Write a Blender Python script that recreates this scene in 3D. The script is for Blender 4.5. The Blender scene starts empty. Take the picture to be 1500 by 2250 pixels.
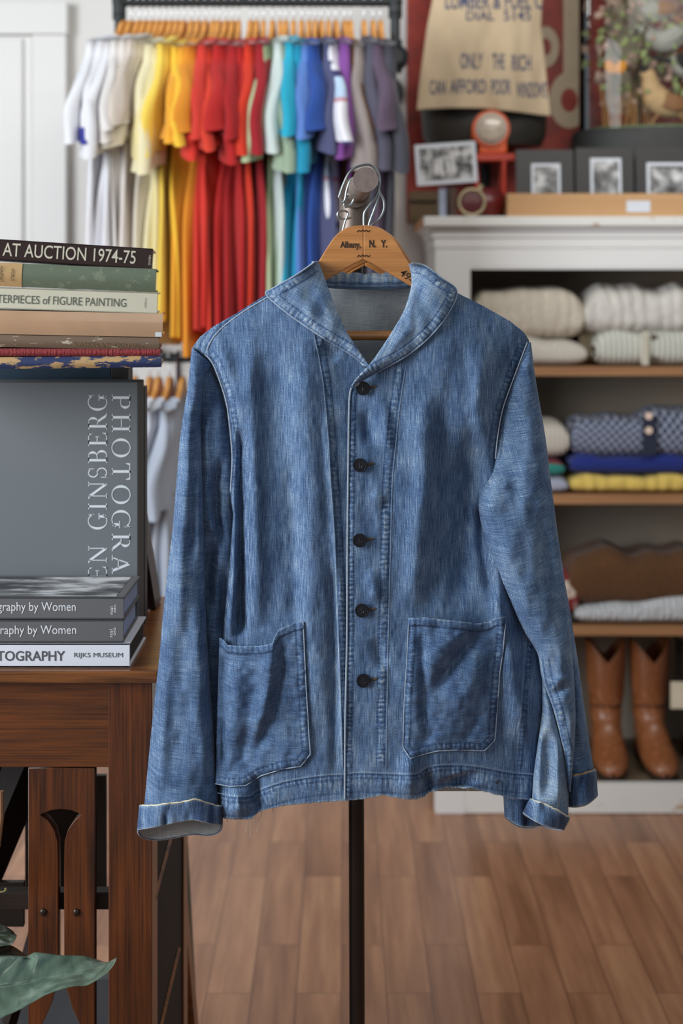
import bpy, bmesh, math, random
import numpy as np
from mathutils import Vector, Matrix
random.seed(7)
C = bpy.context.scene.collection
R = math.radians
PI = math.pi

# ------------------------------------------------------------------ camera, world, lights, exposure
F = 3125.0; HZ = 640.0; CH = 1.53           # focal length in px, horizon row, camera height
cam = bpy.data.cameras.new('camera'); co = bpy.data.objects.new('camera', cam); C.objects.link(co)
co.location = (0, 0, CH); co.rotation_euler = (PI/2, 0, 0)
cam.sensor_fit = 'VERTICAL'; cam.sensor_height = 36; cam.sensor_width = 24; cam.lens = 50
cam.shift_y = -(1125-HZ)/2250
cam.dof.use_dof = True; cam.dof.focus_distance = 1.93; cam.dof.aperture_fstop = 3.6
cam.clip_start = .05
sc = bpy.context.scene; sc.camera = co
w = bpy.data.worlds.new('world'); sc.world = w; w.use_nodes = True
wb = w.node_tree.nodes['Background']; wb.inputs[0].default_value = (.80, .90, 1.0, 1); wb.inputs[1].default_value = .22
def area(name, loc, target, sx, sy, power, col):
    l = bpy.data.lights.new(name, 'AREA'); l.shape = 'RECTANGLE'; l.size = sx; l.size_y = sy; l.energy = power; l.color = col
    o = bpy.data.objects.new(name, l); C.objects.link(o); o.location = loc
    o.rotation_euler = (Vector(target)-Vector(loc)).to_track_quat('-Z', 'Y').to_euler()
area('window_light_left', (-3.0, .6, 2.2), (.3, 2.6, 1.2), 2.0, 2.2, 205, (.90, .95, 1.0))
area('fill_light_back', (-3.1, 3.0, 2.0), (.6, 4.5, 1.2), 1.6, 2.0, 8, (.95, .97, 1.0))  # added fill that brightens the rear wall and shirts, not a window
area('fill_light_cabinet', (.9, 2.3, 3.0), (1.0, 4.4, 1.3), 2.2, .6, 30, (1.0, .96, .90))  # added overhead fill to brighten the cabinet front, no actual fixture
area('window_light_front', (.9, -1.2, 2.9), (.4, 3.6, 1.0), 2.4, 1.6, 14, (1.0, .97, .93))
sc.view_settings.view_transform = 'Standard'; sc.view_settings.look = 'None'
sc.view_settings.exposure = -0.14; sc.view_settings.gamma = 1.0; sc.view_settings.use_curve_mapping = False
sc.cycles.use_denoising = True
sc.cycles.max_bounces = 8; sc.cycles.transmission_bounces = 8; sc.cycles.caustics_reflective = False; sc.cycles.caustics_refractive = False

def P(px, py, Y): return Vector(((px-750)/F*Y, Y, CH-(py-HZ)/F*Y))
def s2l(c): return tuple((x/12.92 if x <= .04045 else ((x+.055)/1.055)**2.4) for x in c)
def rgb(r, g, b): return s2l((r/255, g/255, b/255)) + (1,)

# ------------------------------------------------------------------ materials
class NT:
    def __init__(s, name):
        s.m = bpy.data.materials.new(name); s.m.use_nodes = True; s.t = s.m.node_tree; s.b = s.t.nodes['Principled BSDF']
    def n(s, kind, **kw):
        nd = s.t.nodes.new(kind)
        for k, v in kw.items():
            if k.startswith('i_'): nd.inputs[k[2:].replace('_', ' ')].default_value = v
            else: setattr(nd, k, v)
        return nd
    def l(s, a, b): s.t.links.new(a, b)
    def math(s, op, a, b=None, clamp=False):
        nd = s.t.nodes.new('ShaderNodeMath'); nd.operation = op; nd.use_clamp = clamp
        for i, x in enumerate((a, b)):
            if x is None: continue
            if isinstance(x, (int, float)): nd.inputs[i].default_value = x
            else: s.l(x, nd.inputs[i])
        return nd.outputs[0]
    def mapping(s, src, scale=(1, 1, 1), rot=(0, 0, 0)):
        nd = s.n('ShaderNodeMapping'); nd.inputs['Scale'].default_value = scale; nd.inputs['Rotation'].default_value = rot
        s.l(src, nd.inputs['Vector']); return nd.outputs[0]
    def noise(s, vec, scale, detail=2, rough=.5):
        nd = s.n('ShaderNodeTexNoise'); nd.inputs['Scale'].default_value = scale; nd.inputs['Detail'].default_value = detail; nd.inputs['Roughness'].default_value = rough
        s.l(vec, nd.inputs['Vector']); return nd.outputs['Fac']
    def ramp(s, fac, stops, interp='LINEAR'):
        nd = s.n('ShaderNodeValToRGB'); cr = nd.color_ramp; cr.interpolation = interp
        while len(cr.elements) < len(stops): cr.elements.new(.5)
        for e, (p, c) in zip(cr.elements, stops): e.position = p; e.color = c
        s.l(fac, nd.inputs[0]); return nd.outputs[0]
    def bump(s, h, strength=.3, dist=.002):
        nd = s.n('ShaderNodeBump'); nd.inputs['Strength'].default_value = strength; nd.inputs['Distance'].default_value = dist
        s.l(h, nd.inputs['Height']); s.l(nd.outputs[0], s.b.inputs['Normal'])
    def set(s, **kw):
        for k, v in kw.items(): s.b.inputs[k.replace('_', ' ')].default_value = v
    def tc(s, which='Object'): return s.n('ShaderNodeTexCoord').outputs[which]

MC = {}
def plain(name, col, rough=.6, metal=0, var=.12, nscale=30, bump=0, stretch=(1, 1, 1), sheen=0, coat=0):
    if name in MC: return MC[name]
    t = NT(name); v = t.mapping(t.tc(), stretch); f = t.noise(v, nscale, 3)
    c = Vector(col[:3])
    t.l(t.ramp(f, [(.25, tuple(c*(1-var))+(1,)), (.75, tuple(c*(1+var))+(1,))]), t.b.inputs['Base Color'])
    t.set(Roughness=rough, Metallic=metal)
    if sheen: t.set(Sheen_Weight=sheen)
    if coat: t.set(Coat_Weight=coat, Coat_Roughness=.15)
    if bump: t.bump(f, bump, .003)
    MC[name] = t.m; return t.m

def cloth(name, col, rough=.9, stripes=None):
    t = NT(name); o = t.tc(); f = t.noise(t.mapping(o, (1, 1, .35)), 14, 3); g = t.noise(o, 260, 2)
    if stripes:
        sep = t.n('ShaderNodeSeparateXYZ'); t.l(o, sep.inputs[0])
        z = t.math('FRACT', t.math('MULTIPLY', sep.outputs[2], stripes[0]))
        colr = t.ramp(z, stripes[1], 'CONSTANT'); t.l(colr, t.b.inputs['Base Color'])
    else:
        c = Vector(col[:3])
        t.l(t.ramp(f, [(.25, tuple(c*.88)+(1,)), (.8, tuple(c*1.08)+(1,))]), t.b.inputs['Base Color'])
    t.set(Roughness=rough, Sheen_Weight=.15); t.bump(g, .25, .001)
    return t.m

def wood(name, dark, light, axis='X', scale=1.0, rough=.4, coat=0, contrast=1.0):
    t = NT(name); o = t.tc()
    st = {'X': (.06, 1, 1), 'Y': (1, .06, 1), 'Z': (1, 1, .06)}[axis]
    v = t.mapping(o, st)
    a = t.noise(v, 60*scale, 4, .6); b = t.noise(v, 11*scale, 3, .6)
    fine = t.noise(t.mapping(o, tuple(x*x if x < 1 else 1 for x in st)), 420*scale, 2)
    s = t.math('ADD', t.math('MULTIPLY', a, .42), t.math('ADD', t.math('MULTIPLY', b, .28), t.math('MULTIPLY', fine, .3)))
    w_ = .15/contrast
    t.l(t.ramp(s, [(.5-w_, dark), (.5+w_, light)]), t.b.inputs['Base Color'])
    t.set(Roughness=rough)
    if coat: t.set(Coat_Weight=coat, Coat_Roughness=.2)
    t.bump(s, .12, .002)
    return t.m

def denim(name, stops, off=0.0, warp=1.0, weft=.5, hue=None, angle=0.0):
    """woven denim: uv holds metres*10 along the cloth; 'wear' is abrasion along seams and folds"""
    t = NT(name); uv = t.mapping(t.tc('UV'), (1, 1, 1), (0, 0, angle))
    wv = t.noise(t.mapping(uv, (130, 3.5, 1)), 1, 2, .6)        # warp streaks (vertical)
    wf = t.noise(t.mapping(uv, (4, 120, 1)), 1, 2, .6)          # weft streaks
    fine = t.noise(t.mapping(uv, (150, 120, 1)), 1, 2, .8)
    mid = t.noise(t.mapping(uv, (5, 2.2, 1)), 1, 4, .6)
    blot = t.noise(t.mapping(uv, (22, 14, 1)), 1, 3, .6)
    at = t.n('ShaderNodeAttribute', attribute_name='wear')
    s = t.math('MULTIPLY', t.math('SUBTRACT', wv, .5), 1.0*warp)
    s = t.math('ADD', s, t.math('MULTIPLY', t.math('SUBTRACT', wf, .5), 1.0*weft))
    s = t.math('ADD', s, t.math('MULTIPLY', t.math('SUBTRACT', fine, .5), 1.7))
    s = t.math('ADD', s, t.math('MULTIPLY', t.math('SUBTRACT', mid, .5), .5))
    s = t.math('ADD', s, t.math('MULTIPLY', t.math('SUBTRACT', blot, .5), .18))
    s = t.math('ADD', s, t.math('MULTIPLY', at.outputs['Fac'], .36))
    s = t.math('ADD', s, .5+off, clamp=True)
    t.l(t.ramp(s, stops), t.b.inputs['Base Color'])
    t.set(Roughness=.92, Sheen_Weight=.08)
    hgt = t.math('ADD', t.math('MULTIPLY', fine, .6), t.math('ADD', t.math('MULTIPLY', wv, .3), t.math('MULTIPLY', wf, .3)))
    t.bump(hgt, .45, .0012)
    return t.m
DST = [(0, rgb(16, 29, 54)), (.3, rgb(43, 69, 106)), (.55, rgb(82, 111, 147)), (.8, rgb(132, 154, 176)), (1, rgb(192, 200, 198))]
DIN = [(0, rgb(100, 114, 130)), (.5, rgb(164, 172, 176)), (1, rgb(210, 208, 200))]
M = {}
M['d_body'] = denim('denim_body', DST, .0, 1.1, .25)
M['d_sleeve'] = denim('denim_sleeve', DST, .0, .6, .8, angle=.05)
M['d_sleeve_r'] = denim('denim_sleeve_right', DST, .02, .5, .9, angle=-.25)
M['d_collar'] = denim('denim_collar', DST, .10, .7, .6, angle=.5)
M['d_pocket'] = denim('denim_pocket', DST, -.06, .5, .75)
M['d_cuff'] = denim('denim_cuff', DST, -.04, .9, .3)
M['d_pale'] = denim('denim_pale', DST, .16, .6, .7)
M['d_in'] = denim('denim_inside', DIN, 0, .5, .9)
M['piping'] = plain('piping_thread', rgb(150, 164, 178), .9, var=.25, nscale=400)
M['piping_o'] = plain('orange_thread', rgb(176, 140, 92), .9, var=.3, nscale=400)
M['fray'] = plain('frayed_thread', rgb(206, 200, 176), .95, var=.25, nscale=300)
M['stitch'] = plain('navy_stitch', rgb(24, 34, 60), .9)
M['button'] = plain('black_button', rgb(26, 26, 32), .32, var=.3, nscale=200)
M['hole'] = plain('buttonhole_thread', rgb(84, 76, 70), .95, var=.4, nscale=500)
M['hang'] = wood('hanger_wood', rgb(160, 100, 48), rgb(206, 142, 80), 'X', 1.3, .38, .3)
M['hang_bg'] = wood('hanger_wood_light', rgb(206, 138, 66), rgb(226, 164, 92), 'X', 1, .45)
M['wire'] = plain('galvanised_wire', rgb(176, 184, 184), .3, 1, .1)
M['wire_bg'] = plain('bright_wire', rgb(232, 234, 236), .3, .6, .05)
M['pipe'] = plain('raw_steel_pipe', rgb(120, 108, 100), .5, .75, .2, 40)
M['pipecap'] = plain('painted_cap', rgb(128, 112, 106), .75, .1, .12, 120, .2)
M['post'] = plain('dark_post', rgb(46, 38, 34), .38, .6, .15, 20)
M['black'] = plain('black_iron', rgb(40, 44, 46), .5, .3, .2, 60)
M['ink'] = plain('black_ink', rgb(52, 34, 22), .8, var=.5, nscale=300)
M['t_apron'] = wood('table_oak_x', rgb(30, 14, 7), rgb(112, 60, 23), 'X', 1.9, .34, .35, 1.1)
M['t_leg'] = wood('table_oak_z', rgb(32, 14, 7), rgb(110, 56, 21), 'Z', 1.9, .34, .35, 1.1)
M['t_top'] = wood('table_oak_top', rgb(44, 20, 10), rgb(150, 92, 44), 'X', 1.6, .28, .5, 1.1)
M['t_dark'] = wood('dark_oak', rgb(14, 10, 8), rgb(34, 24, 18), 'X', 1, .5)
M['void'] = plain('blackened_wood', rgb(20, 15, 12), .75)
M['iron'] = plain('iron_nail', rgb(60, 52, 46), .35, .8)
M['wall'] = plain('wall_paint', rgb(226, 225, 221), .85, var=.015, nscale=3)
M['trim'] = plain('trim_paint', rgb(230, 230, 227), .6, var=.01, nscale=3)
M['paper'] = plain('book_pages', rgb(150, 165, 200), .8, var=.12, nscale=500, stretch=(.02, .02, 1))
M['pagew'] = plain('cream_pages', rgb(206, 196, 176), .85, var=.1, nscale=500, stretch=(.02, .02, 1))

def floor_mat():
    t = NT('laminate_floor'); o = t.tc()
    br = t.n('ShaderNodeTexBrick'); t.l(t.mapping(o, (1, 1, 1), (0, 0, PI/2)), br.inputs['Vector'])
    br.offset = .37; br.inputs['Color1'].default_value = (0, 0, 0, 1); br.inputs['Color2'].default_value = (1, 1, 1, 1); br.inputs['Mortar'].default_value = (.0, .0, .0, 1)
    for k, v in (('Scale', 1), ('Mortar Size', .0011), ('Brick Width', .62), ('Row Height', .098), ('Bias', 0)): br.inputs[k].default_value = v
    per = br.outputs['Color']
    vec = t.n('ShaderNodeVectorMath', operation='ADD'); t.l(o, vec.inputs[0])
    cmb = t.n('ShaderNodeCombineXYZ'); t.l(t.math('MULTIPLY', per, 7.0), cmb.inputs[1]); t.l(t.math('MULTIPLY', per, 3.0), cmb.inputs[0]); t.l(cmb.outputs[0], vec.inputs[1])
    g = t.noise(t.mapping(vec.outputs[0], (1, .07, 1)), 34, 4, .6); g2 = t.noise(t.mapping(vec.outputs[0], (1, .12, 1)), 9, 3)
    s = t.math('ADD', t.math('MULTIPLY', g, .45), t.math('ADD', t.math('MULTIPLY', g2, .40), t.math('MULTIPLY', per, .13)))
    c = t.ramp(s, [(.30, rgb(116, 76, 52)), (.5, rgb(162, 114, 84)), (.70, rgb(198, 150, 112))])
    mx = t.n('ShaderNodeMix', data_type='RGBA'); t.l(br.outputs['Fac'], mx.inputs['Factor']); t.l(c, mx.inputs['A']); mx.inputs['B'].default_value = rgb(84, 52, 36)
    t.l(mx.outputs['Result'], t.b.inputs['Base Color']); t.set(Roughness=.30); t.bump(s, .05, .001)
    return t.m

# ------------------------------------------------------------------ object helpers
def wm(o):
    m = o.matrix_parent_inverse @ o.matrix_basis if o.parent else o.matrix_basis.copy()
    return wm(o.parent) @ m if o.parent else m
def link(o, parent=None):
    C.objects.link(o)
    if parent is not None: o.parent = parent
    return o
def tag(o, label, cat, group=None):
    o['label'] = label; o['category'] = cat
    if group: o['group'] = group
    return o
def empty(name, loc, label, cat, group=None, rot=(0, 0, 0)):
    o = bpy.data.objects.new(name, None); o.empty_display_size = .02; C.objects.link(o); o.location = loc; o.rotation_euler = rot
    return tag(o, label, cat, group)
def struct(o): o['kind'] = 'structure'; return o
def meshobj(name, verts, faces, mat, parent=None, smooth=False):
    me = bpy.data.meshes.new(name); me.from_pydata([tuple(v) for v in verts], [], faces); me.update()
    if mat: me.materials.append(mat)
    if smooth: me.polygons.foreach_set('use_smooth', [True]*len(me.polygons))
    o = bpy.data.objects.new(name, me); link(o)
    if parent is not None:
        o.parent = parent; o.matrix_parent_inverse = wm(parent).inverted()
    return o
class B:
    """bmesh collector: shapes in world coordinates unless the parent is passed local=True"""
    def __init__(s): s.b = bmesh.new()
    def box(s, x0, x1, y0, y1, z0, z1, bev=0, M_=None):
        r = bmesh.ops.create_cube(s.b, size=1)
        vs = r['verts']
        bmesh.ops.scale(s.b, vec=(x1-x0, y1-y0, z1-z0), verts=vs); bmesh.ops.translate(s.b, vec=((x0+x1)/2, (y0+y1)/2, (z0+z1)/2), verts=vs)
        if bev:
            es = list({e for v in vs for e in v.link_edges})
            rr = bmesh.ops.bevel(s.b, geom=es, offset=bev, segments=2, affect='EDGES', profile=.5)
            vs = list({v for f in rr['faces'] for v in f.verts} | {v for v in vs if v.is_valid})
        if M_ is not None: bmesh.ops.transform(s.b, matrix=M_, verts=vs)
        return s
    def cyl(s, p0, p1, r0, r1=None, seg=20, caps=True):
        p0 = Vector(p0); p1 = Vector(p1); d = p1-p0; r1 = r0 if r1 is None else r1
        r = bmesh.ops.create_cone(s.b, cap_ends=caps, segments=seg, radius1=r0, radius2=r1, depth=d.length)
        q = d.to_track_quat('Z', 'Y').to_matrix().to_4x4(); q.translation = (p0+p1)/2
        bmesh.ops.transform(s.b, matrix=q, verts=r['verts']); return s
    def sph(s, c, r, seg=16, sc=(1, 1, 1), rot=None):
        q = bmesh.ops.create_uvsphere(s.b, u_segments=seg, v_segments=max(6, seg//2), radius=r)
        m = Matrix.Translation(c) @ (rot or Matrix()) @ Matrix.Diagonal((*sc, 1)); bmesh.ops.transform(s.b, matrix=m, verts=q['verts']); return s
    def tube(s, pts, rad, seg=8, caps=True, flat=1.0):
        pts = [Vector(p) for p in pts]; n = len(pts); rads = rad if isinstance(rad, (list, tuple)) else [rad]*n
        rings = []; up = None
        for i, p in enumerate(pts):
            t = (pts[min(i+1, n-1)]-pts[max(i-1, 0)]).normalized()
            if up is None:
                up = Vector((0, 1, 0)) if abs(t.y) < .9 else Vector((1, 0, 0))
            a = t.cross(up).normalized(); b_ = a.cross(t).normalized(); up = b_
            rings.append([s.b.verts.new(p + a*math.cos(2*PI*k/seg)*rads[i] + b_*math.sin(2*PI*k/seg)*rads[i]*flat) for k in range(seg)])
        for i in range(n-1):
            for k in range(seg):
                s.b.faces.new((rings[i][k], rings[i][(k+1) % seg], rings[i+1][(k+1) % seg], rings[i+1][k]))
        if caps: s.b.faces.new(rings[0][::-1]); s.b.faces.new(rings[-1])
        return s
    def prism(s, poly, y0, y1):
        """polygon of (x,z) extruded from y0 to y1"""
        a = [s.b.verts.new((x, y0, z)) for x, z in poly]; b_ = [s.b.verts.new((x, y1, z)) for x, z in poly]; n = len(poly)
        s.b.faces.new(a); s.b.faces.new(b_[::-1])
        for i in range(n): s.b.faces.new((a[i], b_[i], b_[(i+1) % n], a[(i+1) % n]))
        return s
    def lathe(s, prof, c, seg=40, sx=1, sy=1):
        rings = [[s.b.verts.new((c[0]+r*math.cos(2*PI*k/seg)*sx, c[1]+r*math.sin(2*PI*k/seg)*sy, c[2]+z)) for k in range(seg)] for r, z in prof]
        for i in range(len(rings)-1):
            for k in range(seg): s.b.faces.new((rings[i][k], rings[i][(k+1) % seg], rings[i+1][(k+1) % seg], rings[i+1][k]))
        if prof[0][0] > 0: s.b.faces.new(rings[0][::-1])
        if prof[-1][0] > 0: s.b.faces.new(rings[-1])
        return s
    def out(s, name, mat, parent=None, smooth=False, local=False):
        bmesh.ops.recalc_face_normals(s.b, faces=s.b.faces)
        me = bpy.data.meshes.new(name); s.b.to_mesh(me); s.b.free()
        if mat: me.materials.append(mat)
        if smooth:
            me.polygons.foreach_set('use_smooth', [True]*len(me.polygons)); me.set_sharp_from_angle(angle=R(42))
        o = bpy.data.objects.new(name, me); link(o)
        if parent is not None:
            o.parent = parent
            if not local: o.matrix_parent_inverse = wm(parent).inverted()
        return o

def spline(pts, n):
    """Catmull-Rom resample of a 2D/3D polyline, n points"""
    p = np.array(pts, float); 
    if len(p) < 3: return np.array([p[0]+(p[-1]-p[0])*t for t in np.linspace(0, 1, n)])
    q = np.vstack([2*p[0]-p[1], p, 2*p[-1]-p[-2]]); d = np.r_[0, np.cumsum(np.linalg.norm(np.diff(p, axis=0), axis=1))]
    out = []
    for s in np.linspace(0, d[-1], n):
        i = min(np.searchsorted(d, s, 'right')-1, len(p)-2); t = (s-d[i])/(d[i+1]-d[i]+1e-9)
        a, b, c, e = q[i], q[i+1], q[i+2], q[i+3]
        out.append(.5*(2*b+(c-a)*t+(2*a-5*b+4*c-e)*t*t+(3*b-a-3*c+e)*t**3))
    return np.array(out)

def _h(i, j, seed): 
    v = np.sin(i*127.1+j*311.7+seed*74.7)*43758.5453; return v-np.floor(v)
def vnoise(x, y, seed=0):
    xi = np.floor(x); yi = np.floor(y); fx = x-xi; fy = y-yi; fx = fx*fx*(3-2*fx); fy = fy*fy*(3-2*fy)
    a = _h(xi, yi, seed); b = _h(xi+1, yi, seed); c = _h(xi, yi+1, seed); d = _h(xi+1, yi+1, seed)
    return (a+(b-a)*fx)*(1-fy)+(c+(d-c)*fx)*fy-.5
def pdist(px, py, pl, side=False):
    """distance, arclength (and signed distance) from points to a polyline"""
    pl = np.array(pl, float); best = np.full(px.shape, 1e9); arc = np.zeros(px.shape); sg = np.zeros(px.shape); s0 = 0; ends = np.zeros(px.shape)
    for a, b in zip(pl[:-1], pl[1:]):
        d = b-a; L = np.hypot(*d)+1e-9; t = ((px-a[0])*d[0]+(py-a[1])*d[1])/L**2; tc = np.clip(t, 0, 1)
        qx = a[0]+tc*d[0]; qy = a[1]+tc*d[1]; r = np.hypot(px-qx, py-qy); m = r < best
        best = np.where(m, r, best); arc = np.where(m, s0+tc*L, arc)
        sg = np.where(m, np.sign((px-a[0])*d[1]-(py-a[1])*d[0]), sg); s0 += L
    return best, arc, sg, s0
def folds(px, py, lst):
    """amp > 0: towards the camera (ridge); < 0 valley.  Each (polyline, width px, amp m)"""
    z = np.zeros(px.shape)
    for pl, wd, amp in lst:
        d, arc, sg, L = pdist(px, py, pl)
        taper = np.clip(np.minimum(arc, L-arc)/np.minimum(wd*3.5, L*.35)+.1, 0, 1)
        z -= amp*taper*np.exp(-(d/wd)**2)
    return z
def seamfx(px, py, seams):
    """abrasion and puckering along double-stitched seams: (polyline, side, band width px, strength)"""
    wear = np.zeros(px.shape); dz = np.zeros(px.shape)
    for i, (pl, side, W, k) in enumerate(seams):
        d, arc, sg, L = pdist(px, py, pl); ds = d*np.where(sg == 0, 1, sg)*side
        inb = (ds > -1.5) & (ds < W+2)
        ph = arc*2*PI/11.0 + 5*vnoise(arc/31, ds*0+i, i) + 2.2*vnoise(arc/9, ds/6+i, i+9)
        pk = np.sin(ph); fade = np.clip(np.minimum(arc, L-arc)/12, 0, 1)
        mid = np.clip(1-np.abs(ds-W/2)/(W/2+1), 0, 1)**.7
        am = np.clip(.55+1.3*vnoise(arc/24, ds/14+i, i+5), .1, 1)
        wear += np.where(inb, (pk*.62*am*mid+.9*vnoise(arc/4.5, ds/4.5, i+3)*mid+.05)*k*fade, 0)
        dz -= np.where(inb, (pk*.0006*am+.0009)*mid*k*fade, 0)
        for q in (3.5, W-3.5):                                  # sunken dark stitch rows
            l = np.exp(-((ds-q)/1.9)**2); wear -= l*(.8+.5*np.sin(arc*2*PI/6.5))*k*fade*.85; dz += l*.0006*fade
        wear += np.exp(-((ds-W-4)/4.0)**2)*.18*k*fade           # pale halo beyond the band
        wear += np.exp(-((ds+1)/2.2)**2)*.55*k*fade
    return wear, dz

def gridmesh(name, PX, PY, YY, mat, parent, wear=None, closed=False, solid=.0012, uvrot=0):
    r, c = PX.shape
    X = (PX-750)/F*YY; Z = CH-(PY-HZ)/F*YY
    co_ = np.stack([X, YY, Z], -1).reshape(-1, 3)
    i = np.arange(r-1)[:, None]; j = np.arange(c if closed else c-1)[None, :]; j2 = (j+1) % c
    f = np.stack([i*c+j, i*c+j2, (i+1)*c+j2, (i+1)*c+j], -1).reshape(-1, 4)
    me = bpy.data.meshes.new(name); me.vertices.add(r*c); me.vertices.foreach_set('co', co_.astype(np.float32).ravel())
    nf = len(f); me.loops.add(nf*4); me.polygons.add(nf)
    me.loops.foreach_set('vertex_index', f.astype(np.int32).ravel()); me.polygons.foreach_set('loop_start', (np.arange(nf)*4).astype(np.int32))
    me.polygons.foreach_set('use_smooth', np.ones(nf, bool))
    uvl = me.uv_layers.new(name='UVMap'); u = np.stack([PX*YY/F, -PY*YY/F], -1).reshape(-1, 2)*10
    uvl.data.foreach_set('uv', u[f.ravel()].astype(np.float32).ravel())
    a = me.attributes.new('wear', 'FLOAT', 'POINT'); a.data.foreach_set('value', (np.zeros(r*c) if wear is None else wear.ravel()).astype(np.float32))
    me.update(calc_edges=True); me.validate(); me.materials.append(mat)
    o = bpy.data.objects.new(name, me); link(o); o.parent = parent
    o.matrix_parent_inverse = wm(parent).inverted()
    if solid:
        s = o.modifiers.new('thick', 'SOLIDIFY'); s.thickness = solid; s.offset = 0
    return o
def interp(pts, axis=0):
    p = sorted(pts, key=lambda q: q[axis]); a = np.array(p, float)
    return lambda t: np.interp(t, a[:, axis], a[:, 1-axis])
def region(T, Bt, L, R_, nx, ny, ypow=1.0):
    """fills the area between curves T(x), B(x), L(y), R(y) in px"""
    u = np.linspace(0, 1, nx)[None, :]; v = np.linspace(0, 1, ny)[:, None]
    ym = (Bt(np.mean([L(1200), R_(1200)]))+T(np.mean([L(1200), R_(1200)])))/2
    x = L(ym)+(R_(ym)-L(ym))*u+0*v; y = np.zeros_like(x)
    for _ in range(12):
        y = T(x)+(Bt(x)-T(x))*v; x = .5*x+.5*(L(y)+(R_(y)-L(y))*u)
    return x, y

def text(name, s, mat, parent, M_, W=None, H=None, off=0.0, local=False):
    """built-in font lettering as a mesh; fitted to width W and height H, lying in local XZ facing -Y"""
    cu = bpy.data.curves.new('t', 'FONT'); cu.body = s; cu.size = 1; cu.offset = off; cu.resolution_u = 4
    o = bpy.data.objects.new('t', cu); C.objects.link(o)
    dg = bpy.context.evaluated_depsgraph_get(); me = bpy.data.meshes.new_from_object(o.evaluated_get(dg)); bpy.data.objects.remove(o)
    v = np.array([q.co[:] for q in me.vertices]); mn = v.min(0); mx = v.max(0)
    sx = W/(mx[0]-mn[0]) if W else H/(mx[1]-mn[1]); sy = H/(mx[1]-mn[1]) if H else sx
    for q in me.vertices: q.co = Vector(((q.co.x-mn[0])*sx, 0, (q.co.y-mn[1])*sy))
    me.transform(M_); me.materials.clear(); me.materials.append(mat); me.name = name
    ob = bpy.data.objects.new(name, me); link(ob); ob.parent = parent
    if not local: ob.matrix_parent_inverse = wm(parent).inverted()
    return ob

# ------------------------------------------------------------------ the setting
WALL = 4.65
struct(B().box(-3.4, 3.4, .2, WALL+.1, -.1, 0).out('floor', floor_mat()))
struct(B().box(-3.4, 3.4, WALL, WALL+.12, 0, 3.3).out('wall_back', M['wall']))
struct(B().box(-3.4, 3.4, WALL-.018, WALL, 0, .13, .003).out('baseboard_back', M['trim']))
# panelled door and its casing at the left
yd = WALL-.03
def zz(py, Y): return CH-(py-HZ)/F*Y
def xx(px, Y): return (px-750)/F*Y
d = B().box(xx(-560, yd), xx(70, yd), yd-.005, WALL, .01, zz(80, yd))
d = d.out('door_1', M['trim']); struct(d)
pn = B(); x1 = xx(63, yd); 
for za, zb in ((.15, 1.05), (1.2, zz(86, yd))): pn.box(xx(-470, yd)+.1, x1-.015, yd-.017, yd-.002, za, zb, .006)
pn.out('panel', M['trim'], d)
struct(B().box(xx(72, yd), xx(147, yd), WALL-.045, WALL, 0, zz(78, yd), .004).out('trim_1', M['trim']))
struct(B().box(xx(-640, yd), xx(150, yd), WALL-.05, WALL, zz(77, yd), zz(6, yd), .004).out('trim_2', M['trim']))

# ------------------------------------------------------------------ the denim jacket
J = empty('denim_jacket', P(795, 1100, 1.96), 'faded blue denim work jacket with shawl collar and black buttons on a wooden hanger', 'jacket')
U = 3.0
T_L = interp([(420, 768), (440, 740), (470, 717), (520, 688), (588, 645), (640, 640), (700, 650), (730, 676), (752, 727), (780, 776), (808, 815), (830, 860)])
T_R = interp([(755, 880), (767, 862), (778, 846), (790, 838), (820, 805), (850, 762), (885, 705), (905, 648), (1003, 643), (1060, 672), (1120, 706), (1150, 730), (1164, 752)])
BOT = interp([(470, 1795), (488, 1797), (520, 1800), (552, 1800), (568, 1784), (590, 1777), (627, 1770), (707, 1762), (760, 1760), (800, 1755), (840, 1747), (860, 1751), (898, 1758), (932, 1752), (941, 1741), (985, 1730), (1035, 1732), (1079, 1743), (1126, 1755), (1167, 1757), (1180, 1757)])
L_L = interp([(765, 424), (780, 440), (805, 465), (850, 485), (900, 499), (1000, 509), (1080, 503), (1130, 513), (1240, 505), (1320, 497), (1400, 487), (1500, 480), (1700, 478), (1800, 484)], 0)
L_L = interp([(x, y) for y, x in [(765, 424), (780, 440), (805, 465), (850, 485), (900, 499), (1000, 509), (1080, 505), (1130, 513), (1240, 505), (1320, 497), (1400, 487), (1500, 480), (1700, 478), (1800, 484)]], 1)
R_Lp = interp([(820, 600), (800, 1200), (800, 1900)], 1)
L_Rp = interp([(770, 600), (770, 850), (767, 880), (765, 1000), (763, 1200), (762, 1400), (758, 1600), (757, 1800)], 1)
R_Rp = interp([(1163, 745), (1125, 840), (1105, 900), (1094, 960), (1088, 1010), (1112, 1100), (1150, 1250), (1184, 1400), (1198, 1500), (1197, 1560), (1187, 1640), (1173, 1760)], 1)
def body_y(x, y, over=0.0):
    u = np.clip((x-795)/340, -1, 1)
    z = 1.938-.034*(1-u**2)**.8
    z = z+.016*np.exp(-((y-800)/150.)**2)*np.exp(-((x-800)/90.)**2)
    z = z+.02*np.exp(-((y-640)/90.)**2)*np.clip(np.abs(x-795)/300, 0, 1)
    z = z+2.0*folds(x, y, BF)
    z = z+.0035*vnoise(x/70, y/210, 3)*2+.0016*vnoise(x/26, y/60, 5)*2+.0005*vnoise(x/9, y/16, 8)*2
    z = z+.010*np.clip((y-1600)/200, 0, 1)*(vnoise(x/75, y*0, 21))*1.8
    z = z-over-.010*np.clip((y-1680)/120,0,1)*np.exp(-((x-560)/60.)**2)
    return z
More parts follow.
